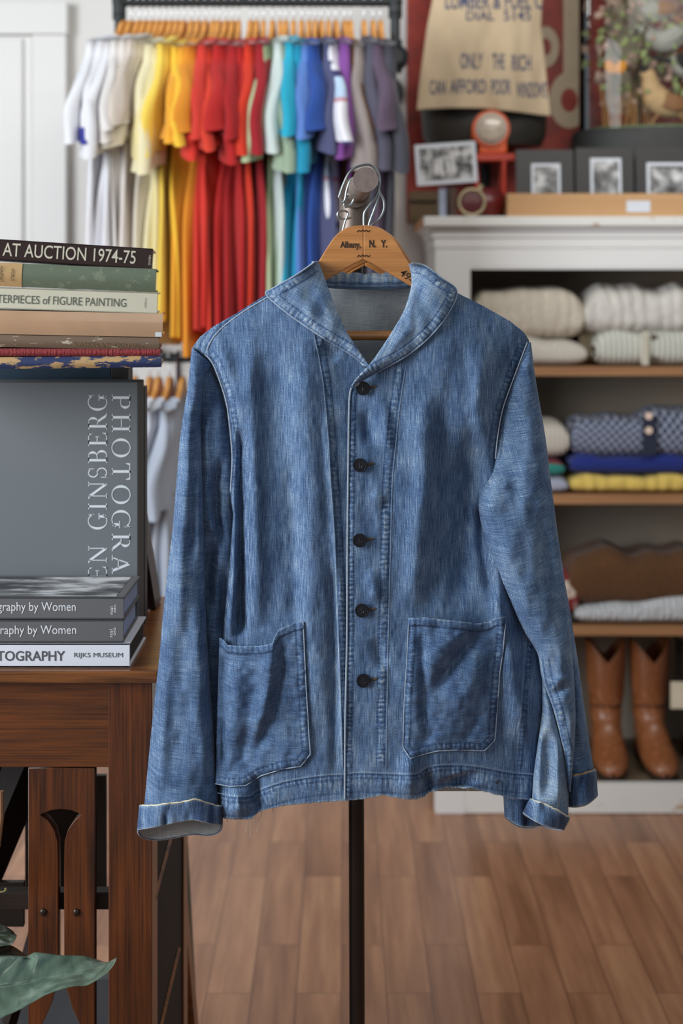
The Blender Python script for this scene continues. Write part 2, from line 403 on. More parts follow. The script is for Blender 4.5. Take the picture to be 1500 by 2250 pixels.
BF = [([(531, 940), (530, 1150), (528, 1400)], 13, -.013), ([(512, 1080), (514, 1250), (505, 1400)], 9, .006),
      ([(590, 690), (612, 900), (622, 1360)], 34, -.0028), ([(655, 760), (680, 1000), (700, 1600)], 34, .006), ([(548, 760), (556, 1000), (566, 1380)], 20, .006),
      ([(470, 740), (520, 860), (530, 960)], 22, .005), ([(640, 1000), (650, 1380)], 18, -.004),
      ([(745, 790), (700, 760)], 18, -.006), ([(715, 900), (745, 1300), (752, 1650)], 9, .0025),
      ([(925, 860), (930, 1050), (905, 1350)], 28, .007), ([(1040, 930), (1018, 1100), (1000, 1345)], 34, -.013), ([(970, 850), (975, 1050), (950, 1340)], 20, -.004),
      ([(1075, 1150), (1090, 1300), (1120, 1420), (1150, 1650)], 24, .010), ([(1055, 1080), (1062, 1200), (1085, 1330)], 16, -.010),
      ([(1060, 760), (1050, 900), (1060, 1000)], 24, .006), ([(1120, 770), (1095, 850)], 12, -.005),
      ([(800, 900), (815, 980)], 14, -.004), ([(815, 1080), (845, 1110)], 12, .0022), ([(840, 1090), (850, 1130)], 12, -.002), ([(812, 1250), (830, 1330)], 14, .004), ([(820, 1400), (845, 1470)], 14, -.004),
      ([(563, 1700), (566, 1795)], 12, -.009), ([(520, 1730), (522, 1800)], 22, .010), ([(940, 1690), (938, 1750)], 10, -.008), ([(900, 1650), (899, 1755)], 20, .008), ([(1000, 1700), (1010, 1735)], 35, -.012),
      ([(730, 1250), (735, 1700)], 10, -.003), ([(845, 880), (852, 1000)], 12, .003)]
SM = {'yokeL': [(452, 777), (461, 754), (478, 730), (505, 706), (545, 678), (593, 650)],
      'armL': [(450, 778), (468, 800), (487, 850), (500, 900), (510, 1000), (506, 1080)],
      'prinL': [(690, 735), (708, 830), (720, 950), (726, 1050), (736, 1200), (746, 1450), (753, 1690)],
      'plack': [(772, 852), (767, 880), (765, 1000), (763, 1200), (762, 1400), (758, 1600), (757, 1756)],
      'prinR': [(892, 802), (880, 880), (871, 960), (862, 1060), (858, 1200), (853, 1400), (850, 1560), (848, 1690)],
      'armR': [(1158, 752), (1124, 842), (1104, 900), (1093, 960), (1088, 1008)],
      'hemL': [(478, 1742), (512, 1750), (547, 1749), (565, 1738), (627, 1717), (707, 1704), (757, 1702)],
      'hemR': [(757, 1700), (800, 1698), (860, 1700), (913, 1700), (938, 1686), (985, 1680), (1048, 1684), (1120, 1697), (1172, 1701)],
      'sideR': [(1158, 1390), (1146, 1539), (1133, 1690)]}
def sp(k, n=60): return [tuple(q) for q in spline(SM[k], n)]
seamsL = [(sp('yokeL'), 1, 20, .9), (sp('armL'), 1, 22, .8), (sp('prinL'), 1, 20, .95), (sp('hemL'), -1, 46, .6), (sp('hemL'), -1, 16, .6)]
seamsR = [(sp('plack'), 1, 18, 1.0), (sp('prinR'), -1, 24, 1.0), (sp('armR'), -1, 20, .8), (sp('hemR'), -1, 46, .6), (sp('hemR'), -1, 15, .6), (sp('sideR'), 1, 15, .8)]
def panel(name, T, L, R_, nx, ny, seams, over, rollL, rollR):
    x, y = region(T, BOT, L, R_, nx, ny)
    z = body_y(x, y, over); wv, dz = seamfx(x, y, seams); z = z+dz
    if rollL: z += .022*np.exp(-np.maximum(x-x[:, :1], 0)/7.0)
    if rollR: z += .022*np.exp(-np.maximum(x[:, -1:]-x, 0)/7.0)
    y = y+np.where(np.arange(ny)[:, None] >= ny-2, 2.5*vnoise(x/4, x*0+3, 2), 0)     # raw hem
    wv = wv+.9*np.clip(1-(BOT(x)-y)/5, 0, 1)+.3*vnoise(x/40, y/160, 31)+.15*vnoise(x/14, y/300, 37)
    zn = np.gradient(z, axis=1); wv = wv-.25*np.clip((x-700)/400, -1, 1)*0
    return gridmesh(name, x, y, z, M['d_body'], J, wv)
panel('front_panel', T_L, L_L, R_Lp, 150, 430, seamsL, 0, 1, 0)
panel('front_panel', T_R, L_Rp, R_Rp, 165, 430, seamsR, .0045, 0, 1)
def yL(p): return float(body_y(np.array([[p[0]]], float), np.array([[p[1]]], float))[0, 0])
def onbody(pl, off=.0015, over=0.0): 
    a = np.array(pl, float); z = body_y(a[None, :, 0], a[None, :, 1], over)[0]-off
    return [P(q[0], q[1], float(zz_)) for q, zz_ in zip(a, z)]
def piping(keys, over, r=.0011, mat='piping', name='piping'):
    b = B()
    for k in keys:
        n = 60; b.tube(onbody(spline(SM[k], n), .0012, over), r, 6)
    return b.out(name, M[mat], J, True)
M['pipe_dull'] = plain('faded_seam_edge', rgb(112, 134, 162), .9, var=.25, nscale=400)
piping(['yokeL', 'armL'], 0, .0009); piping(['plack'], .0045, .0013); piping(['armR'], .0045, .0008); piping(['prinR'], .0045, .0005, 'pipe_dull'); piping(['hemL', 'prinL'], 0, .0005, 'pipe_dull'); piping(['hemR'], .0045, .0005, 'pipe_dull')

# back panel with the pale inside, the neck band
TB = interp([(424, 800), (440, 775), (470, 730), (520, 690), (588, 648), (640, 620), (712, 606), (800, 604), (905, 606), (1003, 645), (1060, 680), (1120, 718), (1150, 760), (1162, 790)])
BB = interp([(400, 1738), (1200, 1738)])
LB = interp([(440, 765), (500, 900), (515, 1100), (500, 1400), (500, 1800)], 1); RB = interp([(1146, 750), (1100, 900), (1092, 1100), (1150, 1400), (1165, 1500), (1160, 1760)], 1)
x, y = region(TB, BB, LB, RB, 90, 140)
z = 1.998+.012*(1-np.clip((x-795)/350, -1, 1)**2)-.05*np.clip(np.abs(x-795)/360, 0, 1)**4+.004*vnoise(x/60, y/200, 4)+.02*np.clip(1-(y-600)/220,0,1)*-1.0
gridmesh('back_panel', x, y, z, M['d_in'], J, .3*vnoise(x/30, y/60, 3))
# neck band: folded collar stand, scalloped top
nx, ny = 100, 16
u = np.linspace(0, 1, nx)[None, :]; v = np.linspace(0, 1, ny)[:, None]
x = 706+206*u+0*v; top = 602+9*(2*u-1)**2*(-.4)-1.5*np.sin(u*38)+2*vnoise(u*14, u*0, 2); bot = 634+8*(1-(2*u-1)**2)*.6-4
y = top+(bot-top)*v; z = 1.972+.003*v-.006*np.sin(PI*v)+.004*(2*u-1)**2+.001*np.sin(u*60)*(1-v)
wv = .35*np.sin(u*70+3*vnoise(u*20, v*2))*(1-v)+.25-.9*np.exp(-((v-.62)/.07)**2)-.9*np.exp(-((v-.88)/.06)**2)
gridmesh('neck_band', x, y, z, M['d_pale'], J, wv, solid=.003)

# shawl collar: two wings rolled over at the neck
def wing2(name, strips, seam_side, nfold, over, flip):
    """strips: list of (inner pt, outer pt, inner depth)"""
    st = np.array([[*i, *o, d] for i, o, d in strips], float); n, m = 200, 66
    sp_ = spline(st*np.array([1, 1, 1, 1, 300.]), n); a = sp_[:, :2]; b = sp_[:, 2:4]; zin = sp_[:, 4:5]/300
    s = np.linspace(-.14, 1, m)[None, :]; sc_ = np.maximum(s, 0); under = np.clip(-s/.14, 0, 1)
    X = a[:, :1]+(b[:, :1]-a[:, :1])*sc_-flip*8*under*0; Y = a[:, 1:]+(b[:, 1:]-a[:, 1:])*sc_
    X = X-flip*12*under
    base = body_y(X, Y, over)-.0065; v = np.linspace(0, 1, n)[:, None]
    z = zin+(base-zin)*sc_**1.3-.009*np.sin(PI*sc_)*(1-v*.8)
    z = z+.03*under**.8*(1-v)+.012*under*v+.005*np.exp(-sc_/.05)*(1-v)
    z = z+.0016*vnoise(X/22, Y/38, 6)*2+folds(X, Y, nfold)
    wv, dz = seamfx(X, Y, [([tuple(q) for q in b[::3]], seam_side, 24, .95)])
    wv = wv+.35*vnoise(X/12, Y/40, 12)+.25*np.exp(-sc_/.08)
    o = gridmesh(name, X, Y, z+dz, M['d_collar'], J, wv, solid=.002)
    B().tube([P(X[i, -1], Y[i, -1], float(z[i, -1])-.0006) for i in range(0, n, 2)], .0009, 6).out('collar_edge', M['piping'], o, True)
    return o
wing2('collar', [((697, 574), (690, 576), 1.945), ((704, 590), (650, 604), 1.935), ((712, 612), (598, 634), 1.925), ((719, 632), (584, 646), 1.92), ((728, 655), (618, 678), 1.915), ((741, 688), (664, 712), 1.91), ((758, 725), (712, 744), 1.907), ((782, 764), (760, 772), 1.903), ((809, 803), (806, 806), 1.90)], 1,
      [([(640, 640), (700, 700)], 14, .003), ([(700, 640), (745, 730)], 9, .002), ([(655, 655), (690, 650)], 14, -.001)], 0, 1)
wing2('collar', [((899, 580), (905, 578), 1.945), ((904, 600), (935, 584), 1.935), ((905, 625), (972, 612), 1.925), ((899, 652), (1004, 640), 1.915), ((889, 682), (984, 690), 1.91), ((869, 718), (944, 740), 1.905), ((845, 756), (893, 782), 1.90), ((817, 796), (838, 813), 1.896), ((784, 832), (792, 838), 1.892), ((773, 848), (775, 852), 1.895)], -1,
      [([(900, 640), (900, 720), (870, 760)], 10, .003), ([(915, 620), (935, 700)], 12, -.003), ([(880, 730), (850, 790)], 8, .002)], .0045, -1)

# pockets
def pocket(T, Bt, L, R_, seams, fl, over, mouth):
    x, y = region(T, Bt, L, R_, 86, 130)
    z = body_y(x, y, over)-.003
    v = np.linspace(0, 1, 130)[:, None]; u = np.linspace(0, 1, 86)[None, :]
    z = z-mouth*np.exp(-v/.22)*np.sin(PI*u)**.7-.005*np.sin(PI*v)**.5*np.sin(PI*u)**.5
    edge = np.minimum(np.minimum(u, 1-u)*2, (1-v))
    z = z+folds(x, y, fl)*np.clip(edge/.12, 0.05, 1)+.0012*vnoise(x/16, y/12, 14)*2
    wv, dz = seamfx(x, y, seams)
    top = (y-T(x)); wv += np.where(top < 15, .25*np.sin(x*.55+3*vnoise(x/15, y/9)), 0)-.9*np.exp(-((top-17)/2)**2)+.8*np.exp(-(top/2.2)**2)
    dz -= np.where(top < 15, .0012, 0)
    wv += .3*vnoise(x/18, y/18, 19)
    return gridmesh('pocket', x, y, z+dz, M['d_pocket'], J, wv, solid=.002)
pT = interp([(478, 1396), (484, 1403), (490, 1404), (500, 1418), (530, 1421), (575, 1420), (600, 1413), (606, 1402), (602, 1392), (604, 1386), (618, 1378), (650, 1368), (666, 1365)])
pT = interp([(476, 1398), (484, 1402), (492, 1406), (500, 1417), (530, 1420), (575, 1419), (599, 1414), (605, 1396), (612, 1384), (630, 1375), (650, 1368), (668, 1365)])
pB = interp([(470, 1722), (505, 1728), (540, 1726), (570, 1706), (600, 1694), (640, 1688), (661, 1684), (684, 1656)])
pLl = interp([(483, 1400), (478, 1550), (474, 1730)], 1); pRr = interp([(666, 1360), (672, 1500), (679, 1620), (683, 1660)], 1)
eR = [(666, 1366), (672, 1500), (679, 1620), (682, 1657), (660, 1684), (620, 1690), (572, 1705), (540, 1726), (505, 1728), (472, 1722)]
pocket(pT, pB, pLl, pRr, [(eR, -1, 20, .85)],
       [([(598, 1400), (592, 1500), (578, 1570), (556, 1640)], 20, .016), ([(625, 1400), (610, 1500), (592, 1580), (560, 1660)], 14, -.010), ([(520, 1440), (515, 1640)], 30, .010), ([(545, 1590), (530, 1680)], 16, -.008), ([(492, 1430), (490, 1690)], 9, -.006)], 0, .012)
qT = interp([(880, 1380), (896, 1358), (932, 1357), (979, 1362), (1048, 1370), (1075, 1366), (1088, 1358), (1112, 1355)])
qB = interp([(884, 1645), (901, 1667), (935, 1656), (963, 1650), (1010, 1648), (1064, 1650), (1090, 1622)])
qL = interp([(898, 1350), (894, 1440), (888, 1539), (885, 1650)], 1); qR = interp([(1111, 1350), (1105, 1430), (1098, 1477), (1087, 1630)], 1)
e2 = [(898, 1360), (894, 1440), (888, 1539), (885, 1641), (901, 1667), (935, 1656), (963, 1650), (1010, 1648), (1064, 1650), (1087, 1626), (1098, 1477), (1105, 1430), (1111, 1360)]
pocket(qT, qB, qL, qR, [(e2, -1 if False else 1, 19, .85)],
       [([(1066, 1382), (1015, 1432), (965, 1500), (950, 1540)], 16, -.013), ([(1020, 1385), (965, 1430), (935, 1500)], 26, .009), ([(1075, 1420), (1030, 1500), (985, 1600)], 26, .007), ([(925, 1390), (930, 1500), (935, 1620)], 11, -.009), ([(1060, 1560), (1010, 1640)], 14, -.005), ([(955, 1590), (925, 1650)], 12, -.006)], .0045, .010)
for e, ov in ((eR, 0), (e2, .0045)):
    lin = np.array(e, float); dd = np.r_[0, np.cumsum(np.hypot(*np.diff(lin, axis=0).T))]; tt = np.linspace(0, dd[-1], 160); lin = np.stack([np.interp(tt, dd, lin[:, 0]), np.interp(tt, dd, lin[:, 1])], 1)
    pts = onbody(lin, .0045, ov); B().tube(pts, .0007, 6).out('pocket_piping', M['piping'], J, True)

# buttons with raised motif, buttonholes
for i, (bx_, by_) in enumerate([(797, 853), (791, 1022), (790, 1187), (795, 1341), (798, 1495)]):
    yb = yL((bx_, by_))-.0045-.004; c = P(bx_, by_, yb); r = 15.5/F*yb
    rot = Matrix.Rotation(PI/2, 4, 'X')@Matrix.Rotation(random.uniform(-.1, .1), 4, 'Y')
    b = B(); b.lathe([(0, .0), (r*.93, 0), (r, .0012), (r, .0022), (r*.93, .0032), (r*.84, .0032), (r*.8, .0024), (r*.4, .0026), (0, .0026)], (0, 0, 0), 40)
    ob = b.out('button', M['button'], J, True, local=True); mt = Matrix.Translation(c)@rot; ob.data.transform(mt); ob.matrix_parent_inverse = wm(J).inverted()
    g = B()                                                    # anchor-like relief and scratches of lettering
    for k in range(9):
        a = 2*PI*k/9+.3*i; q = .62; g.box(math.cos(a)*r*q-.0007, math.cos(a)*r*q+.0007, math.sin(a)*r*q-.0004, math.sin(a)*r*q+.0004, .002, .0036)
    g.tube([(0, -r*.35, .003), (0, r*.3, .003)], .0005, 6); g.tube([(-r*.28, -r*.1, .003), (-r*.18, -r*.3, .003), (0, -r*.37, .003), (r*.18, -r*.3, .003), (r*.28, -r*.1, .003)], .0005, 6); g.tube([(-r*.15, r*.15, .003), (r*.15, r*.15, .003)], .0005, 6)
    og = g.out('button_relief', M['button'], ob, True, local=True); og.data.transform(mt); og.matrix_parent_inverse = wm(ob).inverted()
    hp = spline([(bx_+10, by_+1), (bx_+20, by_-2), (bx_+31, by_-4)], 10)
    B().tube(onbody(hp, .0012, .0045), [.0022]*8+[.0016, .001], 8, flat=.5).out('buttonhole', M['hole'], J, True)
B().cyl(P(1091, 1717, yL((1091, 1717))-.006), P(1091, 1717, yL((1091, 1717))-.003), .003, None, 12).out('hem_eyelet', M['button'], J, True)

# sleeves
def tube_sleeve(parts, mat, name='sleeve', uvo=0):
    obs = []
    for Ls, Rs, Yc, Tk, fl, seams, drop, back in parts:
        n, m = 300, 150
        a = spline(Ls, n); b = spline(Rs, n); v = np.linspace(0, 1, n)[:, None]; ang = np.linspace(0, 2*PI, m, endpoint=False)[None, :]
        s = (1-np.cos(ang))/2; X = a[:, :1]+(b[:, :1]-a[:, :1])*s; Y = a[:, 1:]+(b[:, 1:]-a[:, 1:])*s
        yc = np.interp(np.linspace(0, 1, n), *Yc)[:, None]; tk = np.interp(np.linspace(0, 1, n), *Tk)[:, None]
        si = np.sin(ang); fr = np.clip(si, 0, 1)**.75; bk = np.clip(-si, 0, 1)**.75
        z = yc-tk*fr+tk*back*bk
        f = folds(X, Y, fl)+.004*vnoise(X/40, Y/120, 17)*1.5+.0016*vnoise(X/18, Y/30, 18)*2
        z = z+f*np.clip(fr*1.6, 0, 1)
        Y = Y+drop*bk*v**6
        wv = .4*vnoise(X/45, Y/90, 41)+.2*vnoise(X/200, Y/8, 44)
        if seams:
            w2, dz = seamfx(X, Y, seams); wv = wv+w2*(fr > .02); z = z+dz*(fr > .02)
        obs.append(gridmesh(name, X, Y, z, M[mat], J, wv, closed=True, solid=0))
    if len(obs) > 1:
        for o_ in obs[1:]: pass
    return obs
SLO = tube_sleeve([([(421, 764), (412, 850), (397, 950), (388, 1050), (380, 1150), (371, 1230), (360, 1330), (349, 1450), (338, 1550), (327, 1660), (316, 1776)],
              [(466, 800), (448, 835), (442, 900), (443, 1000), (446, 1100), (448, 1200), (451, 1320), (458, 1450), (466, 1560), (474, 1660), (480, 1776)],
              ([0, .06, 1], [1.956, 1.95, 1.945]), ([0, .05, .5, 1], [.012, .028, .034, .040]),
              [([(432, 880), (428, 1000), (424, 1230)], 10, -.006), ([(402, 1050), (398, 1250), (395, 1400)], 14, .004), ([(418, 1120), (405, 1400), (385, 1720)], 26, -.005), ([(436, 1300), (440, 1500), (450, 1720)], 22, .006), ([(365, 1500), (348, 1740)], 14, .004)],
              [], 16, 1.0)], 'd_sleeve')
inner = tube_sleeve([([(430, 796), (428, 850), (428, 930), (428, 1000), (428, 1100), (432, 1200), (445, 1290), (446, 1400), (450, 1560), (462, 1770)],
               [(458, 806), (484, 850), (500, 905), (514, 1000), (520, 1080), (524, 1200), (520, 1300), (512, 1400), (500, 1560), (500, 1770)],
               ([0, .08, .5, .75, 1], [1.958, 1.966, 1.974, 1.980, 1.985]), ([0, .1, .5, 1], [.008, .026, .032, .02]),
               [([(470, 1180), (456, 1240), (463, 1340)], 14, -.018), ([(484, 1010), (474, 1060), (476, 1130), (490, 1200)], 10, -.016), ([(460, 1120), (466, 1160), (496, 1168)], 11, .008), ([(455, 900), (452, 1100)], 12, .005), ([(492, 1240), (488, 1400)], 12, -.015)],
               [], 0, .6)], 'd_sleeve')
inner[0].name = 'sleeve_fold'
# right sleeve: outer lobe, dark back lobe, pale lower lobe
tube_sleeve([([(1161, 752), (1126, 842), (1105, 900), (1092, 960), (1080, 1030), (1058, 1075), (1051, 1110), (1060, 1165), (1085, 1240), (1116, 1310), (1150, 1385), (1180, 1436), (1190, 1490), (1215, 1560), (1237, 1650), (1249, 1740)],
              [(1166, 752), (1176, 830), (1188, 900), (1200, 975), (1209, 1050), (1217, 1110), (1222, 1150), (1229, 1200), (1238, 1260), (1246, 1320), (1253, 1390), (1258, 1450), (1262, 1510), (1264, 1580), (1260, 1660), (1253, 1740)],
              ([0, .1, .25, .36, .6, 1], [1.953, 1.950, 1.948, 1.93, 1.925, 1.93]), ([0, .05, .2, .4, .7, 1], [.004, .024, .034, .038, .036, .012]),
              [([(1190, 1130), (1212, 1260), (1235, 1400)], 16, -.007), ([(1095, 1130), (1130, 1250), (1185, 1380)], 26, .005), ([(1165, 900), (1180, 1100)], 20, .004), ([(1205, 1528), (1228, 1520), (1255, 1505)], 8, -.007), ([(1210, 1505), (1250, 1485)], 9, .005), ([(1085, 1050), (1120, 1075)], 14, .005), ([(1225, 1400), (1240, 1500)], 12, .004), ([(1236, 1560), (1252, 1680)], 10, -.005)],
              [([(1186, 1440), (1196, 1500), (1218, 1560), (1239, 1650), (1248, 1730)], 1, 22, .9)], 0, .6)], 'd_sleeve_r')
blo = tube_sleeve([([(1205, 1180), (1215, 1350), (1225, 1500), (1238, 1600), (1246, 1708)],
              [(1222, 1180), (1250, 1330), (1272, 1470), (1287, 1580), (1305, 1700)],
              ([0, 1], [1.972, 1.972]), ([0, .3, 1], [.008, .026, .034]), [([(1262, 1420), (1285, 1660)], 10, .004), ([(1250, 1420), (1262, 1680)], 10, -.006)], [], 6, 1.0)], 'd_sleeve_r')
blo[0].name = 'sleeve_back'
plo = tube_sleeve([([(1186, 1440), (1190, 1500), (1190, 1560), (1180, 1640), (1172, 1700), (1168, 1762)],
              [(1190, 1446), (1206, 1520), (1222, 1575), (1240, 1650), (1249, 1710), (1248, 1794)],
              ([0, 1], [1.945, 1.938]), ([0, .3, 1], [.006, .022, .034]), [([(1205, 1600), (1200, 1760)], 12, -.008), ([(1225, 1620), (1228, 1770)], 9, .005), ([(1185, 1600), (1184, 1750)], 9, .004)], [], 8, .8)], 'd_pale')
plo[0].name = 'sleeve_underside'

# turned-up cuffs
def cuff(topL, topM, topR, botL, botM, botR, yc, tk, drop, mat='d_cuff', inside=True, back=1.0, raw='piping_o', grow=1.12):
    m, n = 170, 34
    ang = np.linspace(0, 2*PI, m, endpoint=False)[None, :]; v = np.linspace(0, 1, n)[:, None]
    s = (1-np.cos(ang))/2
    def curve(l, mm, r): 
        pts = [l]+mm+[r]; a = spline(pts, 60); t = np.linspace(0, 1, 60); return lambda q: (np.interp(q, t, a[:, 0]), np.interp(q, t, a[:, 1]))
    ct = curve(topL, topM, topR); cb = curve(botL, botM, botR)
    tx, ty = ct(s); bx2, by2 = cb(s); X = tx+(bx2-tx)*v; Y = ty+(by2-ty)*v
    si = np.sin(ang); fr = np.clip(si, 0, 1)**.7; bk = np.clip(-si, 0, 1)**.7
    ff = .004*vnoise(X/13, v*1.2, 51)*2+.0035*np.sin(X/19.)*v
    z = yc-tk*grow*fr+tk*back*bk+ff*fr-.003
    Y = Y+drop*bk*v
    wv = 1.5*vnoise(X/11, Y/90, 61)+1.1*np.exp(-v/.06)+.35*np.exp(-((v-1)/.05)**2)-.2
    o = gridmesh('cuff', X, Y, z, M[mat], J, wv, closed=True, solid=.003)
    pts = [P(X[0, k], Y[0, k]+2.2*float(vnoise(np.array([k/2.3]), np.array([7.]), 3)[0]), float(z[0, k])-.001) for k in range(2, m//2-1)]
    B().tube(pts, .0011, 6).out('raw_edge', M[raw], o, True)
    pts = [P(X[-1, k], Y[-1, k], float(z[-1, k])-.0002) for k in range(1, m)]
    B().tube(pts, .0013, 6).out('cuff_rim', M['piping'], o, True)
    X2 = X*1.0; m_ = np.mean(X); z2 = z+.004*fr-.004*bk                     # lining seen in the opening
    gridmesh('cuff_lining', m_+(X2-m_)*.97, Y-1, z2, M['d_in'], o, None, closed=True, solid=0)
    return o
cuff((308, 1770), [(350, 1768), (395, 1763), (427, 1757), (455, 1764)], (488, 1773), (303, 1822), [(345, 1815), (385, 1806), (425, 1800), (460, 1808)], (487, 1812), 1.945, .042, 34, raw='fray')
cuff((1244, 1703), [(1265, 1703), (1285, 1699)], (1307, 1691), (1249, 1771), [(1270, 1770), (1290, 1764)], (1311, 1748), 1.973, .035, 2, raw='piping_o')
cuff((1107, 1735), [(1125, 1740), (1150, 1746)], (1182, 1752), (1110, 1794), [(1135, 1810), (1160, 1815)], (1190, 1812), 1.985, .022, 4, raw='piping_o')
cuff((1165, 1756), [(1190, 1764), (1220, 1778)], (1250, 1796), (1150, 1786), [(1175, 1803), (1205, 1815)], (1237, 1822), 1.936, .034, 4, raw='fray')
# loose threads
b = B(); rr = random.Random(4)
for (x0, y0, l) in [(1250, 1790, 16), (1247, 1795, 20), (1252, 1785, 12), (1244, 1798, 14), (482, 1772, 10), (486, 1778, 9), (545, 1801, 28), (552, 1803, 42), (575, 1785, 52), (560, 1796, 16), (676, 1768, 10), (690, 1766, 8), (520, 1802, 10), (600, 1776, 8), (500, 1799, 7), (1030, 1733, 7), (985, 1732, 8)]:
    x1, y1 = x0, y0; pts = []
    for k in range(7): pts.append(P(x1, y1, 1.925)); x1 += rr.uniform(-1, 1)*l*.18; y1 += l/6.5
    b.tube(pts, .0003, 4)
b.out('loose_threads', M['fray'], J, True)['kind'] = 'stuff'

# ------------------------------------------------------------------ hangers on the stand's arm
def hanger_outline(cx=798, dx=0, dy=0):
    top = [(0, 495), (32, 499), (60, 517), (82, 548), (110, 590), (160, 633), (230, 672), (300, 712), (318, 733)]
    bot = [(318, 745), (295, 742), (240, 716), (180, 680), (110, 633), (60, 603), (26, 583), (0, 570)]
    t = spline(top, 40); b_ = spline(bot, 34)
    r = [(cx+p[0]+dx, p[1]+dy) for p in t]+[(cx+p[0]+dx, p[1]+dy) for p in b_]
    l = [(cx-p[0]+dx, p[1]+dy) for p in t]+[(cx-p[0]+dx, p[1]+dy) for p in b_]
    return l, r
def wood_hanger(Y, label, mat, dx=0, dy=0, shade=True, th=.013, txt=False, group=None, yaw=0):
    H = empty('wooden_hanger', P(798+dx, 495+dy, Y), label, 'hanger', group)
    for half in hanger_outline(798, dx, dy):
        b = B(); poly = [((p[0]-750)/F*Y, CH-(p[1]-HZ)/F*Y) for p in half]
        b.prism(poly, Y-th/2, Y+th/2); bmesh.ops.remove_doubles(b.b, verts=b.b.verts, dist=1e-5)
        o = b.out('arm', mat, H)
        bv = o.modifiers.new('bev', 'BEVEL'); bv.width = .0014; bv.segments = 3; bv.limit_method = 'ANGLE'; bv.angle_limit = R(50)
    return H
H = wood_hanger(1.955, 'honey brown wooden hanger printed Albany N. Y. holding the denim jacket', M['hang'], txt=True)
yh = 1.955-.0068
def ht(s, px, py, wpx, hpx, rot=0, off=.028):
    c = P(px, py, yh-.0004); k = yh/F
    return text('lettering', s, M['ink'], H, Matrix.Translation(c)@Matrix.Rotation(rot, 4, 'Y'), wpx*k, hpx*k, off)
ht('Albany,', 747, 549, 45, 19); ht('N.', 811, 544, 14, 17, 0); ht('Y.', 836, 544, 14, 17, 0)
ht('49-', 876, 603, 30, 17, R(38), .004); ht('EV', 700, 612, 18, 12, R(-36), .004); ht('49', 846, 0, 1, 1) if False else None
for cy in (507, 562):
    pts = [P(798-14+i*4, cy+(-2.5 if i % 2 else 1.5)+abs(i-3.5)*.4, yh-.0003) for i in range(8)]
    B().tube(pts, .0005, 6).out('corrugated_fastener', M['iron'], H, True)
B().tube([P(732-35+20, 737, 1.962), P(935, 736, 1.962)], .0068, 14).out('trouser_bar', M['hang'], H, True) if False else B().tube([P(500, 738, 1.962), P(1100, 737, 1.962)], .0066, 14).out('trouser_bar', M['hang'], H, True)
def hook(Hh, pts, r=.0017): return B().tube([P(*p) for p in spline(pts, 40)], r, 8).out('hook', M['wire'], Hh, True)
hook(H, [(799, 500, 1.955), (799, 474, 1.955), (803, 462, 1.955), (820, 440, 1.955), (828, 425, 1.955), (834, 400, 1.957), (830, 378, 1.957), (812, 362, 1.957), (785, 366, 1.955), (768, 378, 1.955), (756, 400, 1.955), (744, 434, 1.955)])
H2 = wood_hanger(2.0, 'second honey wooden hanger close behind the printed one on the stand', M['hang'], dx=9, dy=6, group=None)
hook(H2, [(808, 505, 2.0), (811, 490, 2.0), (822, 460, 2.0), (829, 440, 2.0), (832, 415, 2.0), (830, 394, 2.0), (812, 378, 2.0), (788, 384, 2.0), (770, 396, 2.0), (762, 415, 2.0), (757, 440, 2.0), (750, 447, 2.0)])
H3 = wood_hanger(2.045, 'pale wooden hanger furthest back on the stand arm, mostly hidden', M['hang_bg'], dx=3, dy=14)
hook(H3, [(806, 512, 2.045), (815, 496, 2.045), (832, 482, 2.045), (843, 460, 2.045), (842, 438, 2.045), (834, 424, 2.045), (826, 402, 2.045), (808, 388, 2.045), (786, 398, 2.045), (770, 420, 2.045), (756, 440, 2.045), (758, 455, 2.045), (770, 450, 2.045), (778, 436, 2.045)])
b = B(); b.tube([P(*p) for p in spline([(772, 478, 2.03), (755, 482, 2.03), (743, 476, 2.03), (742, 468, 2.03), (752, 463, 2.03), (764, 468, 2.03), (758, 486, 2.03), (752, 508, 2.03)], 40)], .0016, 8)
b.out('hook_loop', M['wire'], H3, True)

# the garment stand
S = empty('garment_stand', (xx(786, 2.15), 2.15, 0), 'dark steel pipe garment stand carrying the denim jacket', 'garment rack')
e0 = P(803, 395, 1.86); e1 = Vector((e0.x-.012, 2.15, e0.z))
B().cyl(e0+Vector((0, .004, 0)), e1, .0158, None, 36).out('arm', M['pipe'], S, True)
B().cyl(e0, e0+Vector((0, .012, 0)), .0164, None, 40).out('arm_cap', M['pipecap'], S, True)
xc = e1.x
b = B().cyl(e1-Vector((0, .055, 0)), e1+Vector((0, .03, 0)), .0225, None, 32).sph(e1, .024, 24).cyl((xc, 2.15, e1.z-.075), (xc, 2.15, e1.z), .0225, None, 32).cyl((xc, 2.15, e1.z-.08), (xc, 2.15, e1.z-.07), .0245, None, 32)
b.out('elbow_fitting', M['pipe'], S, True)
B().cyl((xx(786, 2.15), 2.15, .02), (xc, 2.15, e1.z), .0118, None, 28).out('pole', M['post'], S, True)
bx0 = xx(786, 2.15)
B().lathe([(0, 0), (.17, 0), (.17, .012), (.02, .02), (.02, .05), (0, .05)], (bx0, 2.15, 0), 48).out('base_plate', M['post'], S, True)

